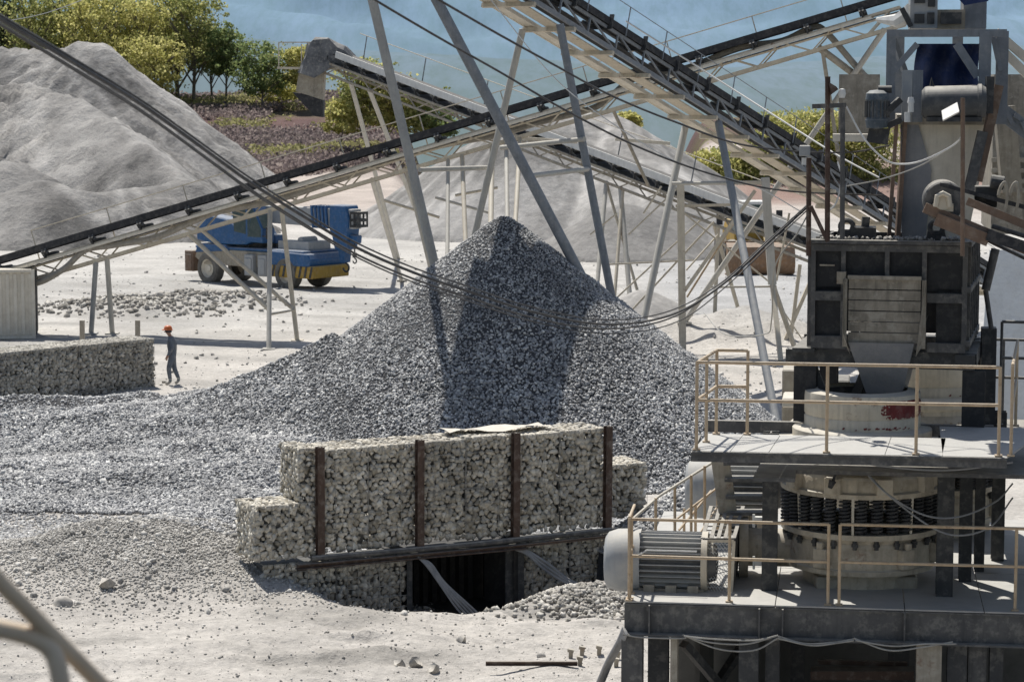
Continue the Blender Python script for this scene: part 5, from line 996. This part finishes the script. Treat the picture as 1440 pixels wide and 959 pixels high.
# vertical gearmotor
t4 = thing('gear_motor', tuple(PP(1240, 180, TB-.3)), 'small blue-grey gear motor standing on a bracket at the left of the tower', 'motor')
a = PP(1233, 182, TB-.3); m = MB(); m.lathe(a, [(0, 0), (.14, .02), (.16, .12), (.145, .14), (.145, .38), (.16, .40), (.15, .48), (.10, .52), (0, .53)], 24); m.build('housing', metal('bluegrey', (.10, .13, .16), dust=.5), t4, smooth=True)
m = MB()
for k in range(18): x_ = k/18*6.283; m.box(a+V3(.155*math.cos(x_), .155*math.sin(x_), .27), (.03, .01, .22), (V3(math.cos(x_), math.sin(x_), 0), V3(-math.sin(x_), math.cos(x_), 0), UP))
m.build('cooling_fins', M['motordark'], t4)
m = MB(); m.hexa([PP(1218, 200, TB-.3), PP(1248, 204, TB-.3), PP(1248, 204, TB), PP(1218, 200, TB), PP(1222, 181, TB-.3), PP(1252, 181, TB-.3), PP(1252, 181, TB), PP(1222, 181, TB)]); m.bar(PP(1245, 160, TB-.35), PP(1266, 140, TB-.3), .1, .08); m.bar(PP(1248, 178, TB-.3), PP(1268, 168, TB-.3), .08); m.cyl(PP(1235, 126, TB-.3), PP(1254, 126, TB-.3), .05); m.build('gearbox', M['dark'], t4)
m = MB(); PBox(m, (1171, 189), (1232, 199), TB-.1, TB+.2); tag(m.build('cross_beam', M['pale']), 'short pale beam sticking out left below the gear motor', 'beam')
m = MB(); m.cyl(PP(1281, 145, TB-.6), PP(1281, 137, TB-.6), .05, .035, 12); m.cyl(PP(1281, 158, TB-.6), PP(1281, 145, TB-.6), .04, n=12); m.cyl(PP(1276, 172, TB-.6), PP(1276, 158, TB-.6), .04, n=10); tag(m.build('lamp', M['white'], smooth=True), 'small hooded lamp in front of the twin column plates', 'lamp')
# ---- conveyor D with tail pulley at the right
t = thing('conveyor', tuple(PP(1330, 280, .6)), 'short rusty framed belt conveyor with a big tail pulley at the right edge', 'conveyor')
ax = (E1_, UP, E2_*-1); c = PP(1326, 282, .9); m = MB(); m.lathe(c, [(0, -.35), (.24, -.35), (.26, -.33), (.26, .33), (.24, .35), (.10, .33), (.08, .42), (0, .42)], 32, ax=ax); m.build('pulley', M['beam'], t, smooth=True)
m = MB(); d1 = (PP(1450, 290, .9)-PP(1345, 258, .9)).normalized()
m.hexa([PP(1322, 262, .55), PP(1460, 300, .55), PP(1460, 300, 1.25), PP(1322, 262, 1.25), PP(1322, 257, .55), PP(1460, 293, .55), PP(1460, 293, 1.25), PP(1322, 257, 1.25)]); m.bar(PP(1330, 310, .9), PP(1460, 372, .9), .6, .03); m.build('belt', M['black'], t)
m = MB(); m.bar(PP(1300, 292, .5), PP(1460, 358, .5), .09, .13); m.bar(PP(1316, 308, .45), PP(1390, 338, .45), .14, .16); m.bar(PP(1360, 283, .5), PP(1455, 322, .5), .09, .1); m.bar(PP(1300, 292, 1.3), PP(1460, 358, 1.3), .09, .13); m.build('frame', M['rustlight'], t)
m = MB(); m.bar(PP(1388, 330, .4), PP(1455, 352, .4), .1, .14); m.cyl(PP(1395, 318, .4), PP(1450, 335, .4), .03); m.build('frame_cover', M['black'], t)
m = MB(); m.lathe(PP(1326, 283, .5), [(.0, 0), (.11, 0), (.11, .06), (0, .06)], 20, ax=ax); m.box(PP(1326, 292, .5), (.26, .06, .1), AX); m.tube([PP(1316, 291, .42), PP(1318, 276, .42), PP(1326, 272, .42), PP(1334, 276, .42), PP(1336, 291, .42)], .035, 8); m.build('bearing', M['beige'], t)
for x_ in (1408, 1424): m = MB(); m.tube(spline([PP(x_-4, 275, .5), PP(x_, 262, .5), PP(x_+6, 258, .5), PP(x_+8, 280, .5), PP(x_+4, 300, .5)]), .022, 6); m.build('guard_hoop', M['beige_dark'], t)
m = MB(); PBox(m, (1372, 262), (1402, 292), .9, 1.2); m.cyl(PP(1393, 255, .8), PP(1412, 258, .8), .09, n=14); m.build('drive_unit', M['dark'], t, bevel=.01)
# right-hand background clutter
pl_ = [PP(1392, 352, 6.5), PP(1470, 350, 6.5), PP(1470, 600, 5.0), PP(1372, 600, 5.0)]
m = MB(); m.add(pl_+[p+E2_*.1 for p in pl_], [(0, 1, 2, 3), (7, 6, 5, 4), (0, 4, 5, 1), (1, 5, 6, 2), (2, 6, 7, 3), (3, 7, 4, 0)]); tag(m.build('chute_cover', M['sheet']), 'pale bluish sloping sheet cover behind the far railing at the right edge', 'sheet cover')
t = thing('hydraulic_strut', tuple(PP(1392, 460, 3)), 'thin jointed hydraulic strut standing right of the hopper', 'strut'); m = MB(); m.cyl(PP(1400, 350, 3), PP(1386, 408, 3), .06, n=10); m.cyl(PP(1386, 408, 3), PP(1394, 462, 3), .035, n=10); m.build('rod', M['beam'], t, smooth=True); m = MB(); PBox(m, (1381, 462), (1399, 600), 3, 3.3); m.build('bracket', M['dark'], t)
t = thing('screen_building', tuple(PP(1420, 300, 9)), 'dusty beige equipment housing with sloping lattice arm behind the tower at the right edge', 'building')
m = MB(); PBox(m, (1398, 105), (1480, 330), 9, 12); m.build('wall', M['plank'], t); m = MB()
m.bar(PP(1412, 150, 6), PP(1422, 270, 6), .3, .2); m.build('column', M['beige_dark'], t)
for y_ in (225, 240, 255, 268): m = MB(); m.bar(PP(1394, y_, 8.9), PP(1480, y_, 8.9), .07); m.build('ledge', M['beige_dark'], t)
for (a, b) in (((1400, 45), (1475, 110)), ((1400, 62), (1475, 135)), ((1395, 140), (1475, 200)), ((1397, 155), (1475, 215))): m = MB(); m.bar(PP(*a, 5), PP(*b, 5), .16, .12); m.build('sloping_beam', M['pale'] if a[1] < 100 else M['grey'], t)
m = MB()
for k in range(6): m.bar(PP(1402+k*12, 142+k*10, 4.9), PP(1412+k*12, 165+k*10 if k % 2 else 148+k*10, 4.9), .06)
m.build('lattice', M['grey'], t)
m = MB(); PBox(m, (1180, 105), (1236, 200), 9, 11.5); tag(m.build('equipment_box', M['plank']), 'beige metal box seen through the gap left of the tower behind the lamp poles', 'box')
# machinery on the back deck left of hopper
m = MB(); PBox(m, (1195, 320), (1232, 338), 1.9, 2.3); m.bar(PP(1215, 338, 2), PP(1218, 305, 2), .1, .07); tag(m.build('bracket', M['dark']), 'dark bracket standing on the hopper roof behind the left lifting lug', 'bracket')
for i, (x0, y0, x1, y1, b, mm, lab) in enumerate(((1160, 535, 1195, 555, 5.4, 'dark', 'dark machine part seen under the hopper behind the drum'), (1100, 560, 1150, 574, 6.0, 'pale', 'pale slab seen through the columns left of the drum'), (1100, 520, 1142, 600, 7.5, 'beige_dark', 'dusty beige block behind the left hopper column'))):
    m = MB(); PBox(m, (x0, y0), (x1, y1), b, b+.8); tag(m.build('machine_housing', M[mm], bevel=.02), lab, 'machine housing')
# ---- lamp poles
def pole(px, y0, y1, b, r, mm, label, extra=None, name='pole'):
    t = thing(name, tuple(PP(px, y1, b)), label, 'pole'); m = MB(); m.tube([PP(px, y1, b), PP(px+.5, y0, b)], r, 8); m.build('shaft', M[mm], t, smooth=True)
    if extra: extra(t)
    return t
def ex1(t):
    m = MB(); m.bar(PP(1142, 150, .9), PP(1190, 148, .9), .05, .06); m.build('crossarm', M['beam'], t)
    m = MB(); m.hexa([PP(1166, 116, .8), PP(1176, 122, .8), PP(1176, 122, .95), PP(1166, 116, .95), PP(1168, 134, .8), PP(1179, 126, .8), PP(1179, 126, .95), PP(1168, 134, .95)]); m.build('lamp', M['rust'], t); m = MB(); m.lathe(PP(1184, 138, .85), [(0, 0), (.035, 0), (.05, .05), (.04, .11), (0, .12)], 14); m.build('camera', M['white'], t, smooth=True)
pole(1163.5, 108, 338, .9, .035, 'rust', 'rusty pole with a crossarm and small lamp in front of the green bushes', ex1, 'lamp_pole')
pole(1184.5, 146, 336, .9, .032, 'beam', 'grey-brown pole just right of the rusty crossarm pole')
def ex2(t): m = MB(); PBox(m, (1124, 205), (1139, 220), 1.5, 1.7); m.build('junction_box', M['motor'], t, bevel=.01); m = MB(); m.cyl(PP(1132, 232, 1.6), PP(1132, 222, 1.6), .045, n=12); m.build('sensor', M['white'], t)
pole(1137, 222, 360, 1.2, .034, 'rust', 'dark rusty pole with a grey junction box left of the hopper', ex2)
pole(1353.5, 138, 360, -.3, .028, 'rustlight', 'slender rusty pole carrying the white floodlight before the funnel')
t = thing('floodlight', tuple(PP(1336, 156, -.35)), 'white rectangular floodlight tilted on the slender rusty pole', 'floodlight'); m = MB()
m.hexa([PP(1326, 169, -.35), PP(1349, 157, -.35), PP(1349, 159, -.28), PP(1326, 171, -.28), PP(1324, 156, .0), PP(1346, 144, .0), PP(1346, 145, .07), PP(1324, 157, .07)]); m.build('face', M['white'], t); m = MB(); m.tube(spline([PP(1349, 156, -.3), PP(1355, 164, -.3), PP(1353, 170, -.3)]), .012, 6); m.build('bracket', M['beam'], t)
m = MB(); m.bar(PP(1140, 290, .9), PP(1164, 340, .9), .05); tag(m.build('pole_brace', M['rust']), 'rusty diagonal strut at the foot of the junction box pole', 'strut')
for a_, b_, w_, lab, mm in (((683, 945, 38.2), (812, 945, 38.2), .07, 'rusty iron bar lying on the pale ground at the bottom edge', 'rust'),):
    p, q = G(a_[0], a_[1], -.3), G(b_[0], b_[1], -.3); p.z = q.z = max(float(ground_h(p.x+(q.x-p.x)*k_, p.y+(q.y-p.y)*k_)) for k_ in np.linspace(0, 1, 9))+.03; m = MB(); m.ibeam(p, q, w_, w_, .012); tag(m.build('iron_bar', M[mm]), lab, 'bar')
for i, (px, py) in enumerate(((802, 930), (818, 922), (815, 940), (842, 920), (868, 925), (866, 938))):
    p = G(px, py, -.3); z_ = float(ground_h(p.x, p.y)); m = MB(); m.bar((p.x, p.y, z_-.1), (p.x+.01, p.y, z_+.13), .07); m.bar((p.x, p.y, z_+.1), (p.x+.01, p.y, z_+.15), .1); tag(m.build('steel_peg', M['beige_dark']), 'short rusty steel peg standing in the ground beside the cable bundle', 'peg', 'steel pegs in the ground near the platform corner')
# ================================================================ OVERHEAD CABLES
def cable(pts, r, lab, mm='cable', group=None, cat='cable'):
    m = MB(); m.tube(spline([W(*p) for p in pts], 10), r, 6); return tag(m.build('cable', M[mm], smooth=True), lab, cat, group)
main = [(-60, -10, 13.5), (0, 28, 14.5), (100, 88, 16), (200, 150, 18), (300, 222, 20), (350, 258, 21), (420, 303, 22.5), (500, 350, 24), (580, 385, 25.5), (660, 412, 27), (740, 438, 28.5), (830, 456, 29.5), (900, 454, 30.2), (960, 436, 30.8), (1020, 396, 31.4), (1080, 340, 31.8), (1137, 288, 32)]
for k, (dx, dy0, dy1, r) in enumerate(((0, -6, -3, .009), (2, 0, 0, .015), (-3, 4, 4, .011), (4, 9, 8, .008))):
    pts = [(x_+dx, y_+lerp(dy0, dy1, i/16)*(1 if i < 14 else .3)+(6*math.sin(i/16*3.14)*(k-1.5)*.5), d_+.05*k) for i, (x_, y_, d_) in enumerate(main)]
    cable(pts, r, ('uppermost thin', 'thick middle', 'lower middle', 'lowest thin')[k]+' black cable of the sagging bundle crossing the whole view', group='black cables of the long sagging bundle')
cable([(500, -18, 24), (530, 2, 24.5), (620, 55, 26), (700, 100, 27.5), (800, 158, 29), (900, 208, 30.5), (1000, 245, 32), (1100, 268, 33), (1240, 275, 34)], .013, 'left of two thin black wires sloping down from the top edge past the grey legs')
cable([(585, -18, 24), (620, 2, 24.5), (700, 48, 26), (780, 92, 27.5), (860, 135, 29), (950, 172, 30.5), (1050, 205, 32), (1180, 215, 33), (1250, 205, 34)], .013, 'right of two thin black wires sloping down from the top edge')
cable([(690, 0, 40), (780, 110, 40), (870, 180, 40), (960, 232, 40), (1060, 262, 40), (1130, 300, 40)], .010, 'thin pale wire running down in front of the overhead conveyor', 'white')
cable([(880, 30, 36), (990, 100, 36), (1100, 170, 35), (1180, 220, 34), (1236, 250, 33.5)], .014, 'straight pale wire slanting down to the tower over the green bushes', 'white')
cable([(1190, 150, 31.6), (1215, 195, 31.5), (1245, 225, 31.5), (1270, 231, 31.5), (1300, 225, 31), (1340, 205, 30.8), (1354, 190, 30.6)], .012, 'pale cable sagging between the crossarm pole and the floodlight pole', 'white')
cable([(1190, 262, 31.8), (1240, 252, 31.6), (1290, 235, 31.4), (1330, 212, 31), (1354, 192, 30.6)], .010, 'thin pale wire rising from the poles to the floodlight pole', 'wire')
cable([(1178, 228, 31.8), (1183, 250, 31.7), (1176, 285, 31.7), (1160, 300, 31.7)], .012, 'short white cable hanging between the two poles', 'white')
cable([(1137, 300, 32), (1120, 330, 32), (1090, 375, 32.5), (1085, 450, 34), (1075, 470, 36), (1020, 470, 38), (990, 440, 40)], .010, 'thin cable drooping from the junction box pole toward the yard', 'wire')
cable([(-20, 35, 60), (60, 20, 60), (130, -5, 60)], .01, 'thin pale wire in front of the trees at the upper left', 'white')
# ================================================================ FOREGROUND HANDRAIL
t = thing('foreground_handrail', tuple(W(60, 900, 5.2)), 'blurred yellow pipe handrail crossing the lower left corner close to the camera', 'railing')
m = MB(); m.tube([W(-60, 750, 4.9), W(0, 818, 5.0), W(165, 985, 5.3), W(260, 1090, 5.5)], .019, 20); m.build('rail', M['blurrail'], t, smooth=True)
m = MB(); m.tube(spline([W(-80, 868, 5.0), W(0, 884, 5.05), W(45, 896, 5.1), W(70, 912, 5.12), W(82, 940, 5.12), W(90, 1000, 5.12), W(92, 1120, 5.12)]), .021, 20); m.build('rail', M['blurrail'], t, smooth=True)
# ================================================================ VEGETATION
def leafmat(name, a, b, c):
    m, nt, bs = newmat(name); L = nt.links.new; g = N(nt, 'ShaderNodeNewGeometry'); r = N(nt, 'ShaderNodeValToRGB'); L(g.outputs['Random Per Island'], r.inputs[0]); e = r.color_ramp.elements; e[0].color = c4(a); e[1].color = c4(c); q = e.new(.5); q.color = c4(b)
    L(r.outputs[0], bs.inputs['Base Color']); bs.inputs['Roughness'].default_value = .8; bs.inputs['Specular IOR Level'].default_value = .15
    tr = N(nt, 'ShaderNodeBsdfTranslucent'); L(r.outputs[0], tr.inputs['Color']); mx_ = N(nt, 'ShaderNodeMixShader'); mx_.inputs[0].default_value = .6; out = nt.nodes['Material Output']; L(bs.outputs[0], mx_.inputs[1]); L(tr.outputs[0], mx_.inputs[2]); L(mx_.outputs[0], out.inputs[0]); return m
LM = [leafmat('spring_leaves', (.33, .34, .11), (.54, .52, .19), (.76, .70, .33)), leafmat('olive_leaves', (.21, .25, .09), (.37, .39, .14), (.56, .53, .24)), leafmat('green_leaves', (.13, .19, .08), (.22, .28, .11), (.34, .37, .16)), leafmat('dark_leaves', (.02, .04, .03), (.04, .06, .04), (.07, .09, .05)), leafmat('heath', (.18, .145, .145), (.25, .205, .20), (.34, .29, .26)), leafmat('heath_green', (.24, .24, .10), (.32, .31, .14), (.38, .35, .2))]
M['bark'] = metal('bark', (.17, .15, .125), (.11, .095, .08), dust=0, grime=.3, bump=0)
def leafquads(C, sz):
    n = len(C); R_ = rotm(n); a = R_[:, :, 0]*sz[:, None]*.5; b = R_[:, :, 1]*sz[:, None]*.38
    v = np.stack([C-a-b, C+a-b*.6, C+a*.8+b, C-a*.7+b*1.1], 1).reshape(-1, 3); return v, np.arange(4*n).reshape(-1, 4)
def tree(x, y, h, w, lm, label, group, dens=1.0, trunk=.3, z0=None, bare=0.0, leaf=.30, name='tree'):
    z0 = float(ground_h(x, y)) if z0 is None else z0; t = thing(name, (x, y, z0), label, 'tree' if name == 'tree' else 'bush', group); rr = np.random.default_rng(int(abs(x*31+y*7))+3)
    m = MB(); tips = []; nb = 13 if h > 5 else 7
    top = V3(x+rr.normal()*.25, y, z0+h*.72)
    tr_ = [V3(x, y, z0-.3), V3(x+rr.normal()*.15, y, z0+h*.25), V3(x+rr.normal()*.25, y, z0+h*.5), top]; m.tube(tr_, [h*.018, h*.015, h*.011, h*.004], 6); tips.append(top)
    for k in range(nb):
        f_ = trunk*.7+(.9-trunk*.7)*k/nb; p = lerp(tr_[0], tr_[3], f_*.9); an = k*2.4+rr.random(); ln = w*.5*(1-.45*abs(f_-.45))*rr.uniform(.7, 1.1)
        e = p+V3(math.cos(an)*ln, math.sin(an)*ln, h*rr.uniform(.16, .32)); mid = lerp(p, e, .5)+V3(0, 0, h*.03); m.tube([p, mid, e], [h*.009, h*.007, h*.003], 5); tips += [e, mid+V3(0, 0, h*.05)]
        for q in range(4): an2 = an+rr.normal()*.8; e2 = mid+V3(math.cos(an2)*ln*.6, math.sin(an2)*ln*.6, h*rr.uniform(.06, .22)); m.tube([mid, e2], [h*.0055, h*.003], 4); tips.append(e2)
    m.build('trunk', M['bark'], t, smooth=True)
    C = []; S = []
    ncl = int(len(tips)*3.4)
    for k in range(ncl):
        c = np.array(tips[k % len(tips)]) + (rr.normal(size=3)*w*.09 if k >= len(tips) else 0)
        if k >= len(tips): c = np.array([x, y, z0])+np.array([rr.normal()*w*.26, rr.normal()*w*.26, h*rr.uniform(trunk+.10, .97)])
        r = w*rr.uniform(.06, .20); n = int(22*dens*rr.uniform(.3, 1.4)); q = rr.normal(size=(n, 3)); q /= np.linalg.norm(q, axis=1)[:, None]; q *= (rr.random(n)**.7)[:, None]*r*np.array([1.15, 1.15, .75]); C.append(c+q); S.append(leaf*rr.uniform(.6, 1.3, n))
    v, f = leafquads(np.concatenate(C), np.concatenate(S)); mk('crown', v, f, LM[lm], t)
gT = 'spring trees on the crest behind the sand pile'
spec = [(-5, 150, 15, 7, 1), (14, 148, 13.5, 5.5, 3), (45, 146, 11, 6, 1), (72, 144, 12.5, 7, 1), (100, 142, 12.2, 7, 1), (128, 140, 12, 7, 0), (155, 138, 12.8, 7, 1), (182, 138, 12.3, 7, 1), (205, 138, 10, 6, 0), (228, 140, 10.5, 7.5, 0), (250, 139, 12.2, 7, 1), (272, 134, 11.2, 6.5, 1), (298, 130, 8.9, 5, 2), (318, 130, 7.8, 4.2, 2), (368, 144, 7.2, 6.0, 2), (60, 150, 9, 7, 0), (170, 150, 8.5, 7, 0), (215, 146, 8, 6.5, 0), (110, 148, 8.5, 7, 2), (396, 150, 3.6, 4, 0), (424, 128, 5.4, 4.5, 0), (-35, 150, 12, 7, 2)]
ordn = ['first', 'second', 'third', 'fourth', 'fifth', 'sixth', 'seventh', 'eighth', 'ninth', 'tenth', 'eleventh', 'twelfth', 'thirteenth', 'fourteenth']
lb = {1: 'dark bare looking tree at the far upper left corner', 14: 'rounded green tree standing alone right of the main group', 12: 'slim green tree at the right end of the main group', 13: 'narrow green tree at the right end touching the slim one', 9: 'bright yellow-green tree with visible branches before the taller row', 19: 'low yellowish bush at the foot of the hanging canvas head', 20: 'yellow-green tree half hidden behind the canvas wrapped conveyor head'}
for i, (px, py, h, w, lm) in enumerate(spec):
    y = 292-5*(i % 3)+(6 if i < 13 else 0); p = W(px, py, y)
    h *= [1.22, 1.08, 1.3, 1.15][i % 4] if i < 12 else 1
    tree(p.x, y, h, w, lm, lb.get(i, '%s spring tree counted from the left in the row behind the sand pile crest' % (ordn[i] if i < 14 else {15: 'short front-left', 16: 'short central', 17: 'short right-hand', 18: 'short green', 21: 'outermost left'}.get(i, ''))), gT, z0=p.z-.2, dens=1.15 if lm != 3 else .5, trunk=.22 if i < 14 else .08, leaf=.25)
for i, (px, py, h, w, lm) in enumerate(((508, 182, 6.0, 4.2, 1), (545, 186, 5.2, 4.2, 0), (582, 190, 4.2, 4, 1), (480, 190, 3.2, 3, 0), (612, 192, 3.0, 3.4, 2))):
    p = W(px, py+6, 240); tree(p.x, 240, h*1.25, w*1.1, lm, ('tall', 'medium', 'lower', 'small left', 'small right')[i]+' leafy bush on the heath between the conveyor legs', 'bushes behind the farther conveyor', z0=p.z, trunk=.05, leaf=.24, name='bush', dens=1.2)
for i, (px, py, h, w, lm) in enumerate(((1000, 268, 3.6, 4.2, 0), (1035, 262, 3.4, 4, 1), (885, 178, 1.4, 1.8, 0), (1085, 285, 8.0, 5.4, 1), (1125, 282, 7.6, 5.2, 0), (1160, 280, 7.6, 5.2, 1), (1195, 280, 7.6, 5.2, 0), (1225, 280, 7, 5, 1), (1060, 290, 5, 5, 1), (1110, 300, 4, 5, 0), (1175, 296, 4, 5, 1), (970, 262, 2.2, 3, 0), (1440, 290, 8, 6, 1))):
    p = W(px, py, 196); tree(p.x, 196, h, w, lm, ['leftmost low bush above the pale pile', 'second low bush above the pale pile beside the conveyor', 'tiny bush on top of the pale pile', 'tall yellow-green bush seen just under the large conveyor', 'yellow-green bush left of the crossarm pole', 'green bush directly behind the crossarm pole', 'yellow-green bush between the poles and the tower', 'green bush at the edge of the tower column', 'low green bush behind the steel frame', 'low yellow bush above the red earth bank', 'low green bush under the short pale beam', 'small bush left of the pale pile crest bushes', 'bush at the far right edge behind the tower'][i], 'spring bushes on the bank at the right', z0=p.z-.3, trunk=.04, leaf=.19, name='bush', dens=1.3)
# heath cover
n = 110000; ys = RNG.uniform(222, 318, n); xs = RNG.uniform(-.17, .0, n)*ys+RNG.normal(0, 1, n); kk = fbm(xs, ys, 9, 3, 41) > -.25; xs, ys = xs[kk], ys[kk]
zs = ground_h(xs, ys)+RNG.random(len(xs))**1.5*.9; gr = fbm(xs, ys, 12, 3, 9) > .12
for sel, lm, lab in ((~gr, 4, 'purple-brown heath and dry brush covering the hillside behind the crane'), (gr, 5, 'greenish low scrub patches scattered in the heath')):
    v, f = leafquads(np.stack([xs, ys, zs], -1)[sel], RNG.uniform(.14, .38, sel.sum())); tag(mk('heath', v, f, LM[lm]), lab, 'brush', kind='stuff')
# ================================================================ LIGHT, SKY, CAMERA
EL = math.radians(63); az = math.atan2(-.43, .90)
w = bpy.data.worlds.new('World'); SC.world = w; w.use_nodes = True; nt = w.node_tree; bg = nt.nodes['Background']; sk = nt.nodes.new('ShaderNodeTexSky'); sk.sky_type = 'NISHITA'; sk.sun_disc = False; sk.sun_elevation = EL; sk.sun_rotation = az
hs = nt.nodes.new('ShaderNodeHueSaturation'); hs.inputs['Saturation'].default_value = .85; nt.links.new(sk.outputs[0], hs.inputs['Color']); nt.links.new(hs.outputs[0], bg.inputs[0]); bg.inputs[1].default_value = .095
sl = bpy.data.lights.new('Sun', 'SUN'); sl.energy = 5.4; sl.angle = math.radians(.5); sl.color = (1, .96, .89); so = bpy.data.objects.new('Sun', sl); COL.objects.link(so)
d = Vector((.43*math.cos(EL), -.90*math.cos(EL), -math.sin(EL))); so.rotation_euler = d.to_track_quat('-Z', 'Y').to_euler(); so.location = (-20, 40, 60)
cd = bpy.data.cameras.new('Camera'); co = bpy.data.objects.new('Camera', cd); COL.objects.link(co); SC.camera = co
cd.sensor_width = 36; cd.lens = 85; cd.clip_start = .1; cd.clip_end = 20000; co.location = (0, 0, H); co.rotation_euler = (math.pi/2-TH, 0, 0)
cd.dof.use_dof = True; cd.dof.focus_distance = 44; cd.dof.aperture_fstop = 5.0
SC.view_settings.view_transform = 'Standard'; SC.view_settings.look = 'None'; SC.view_settings.exposure = 0
SC.render.engine = 'CYCLES'
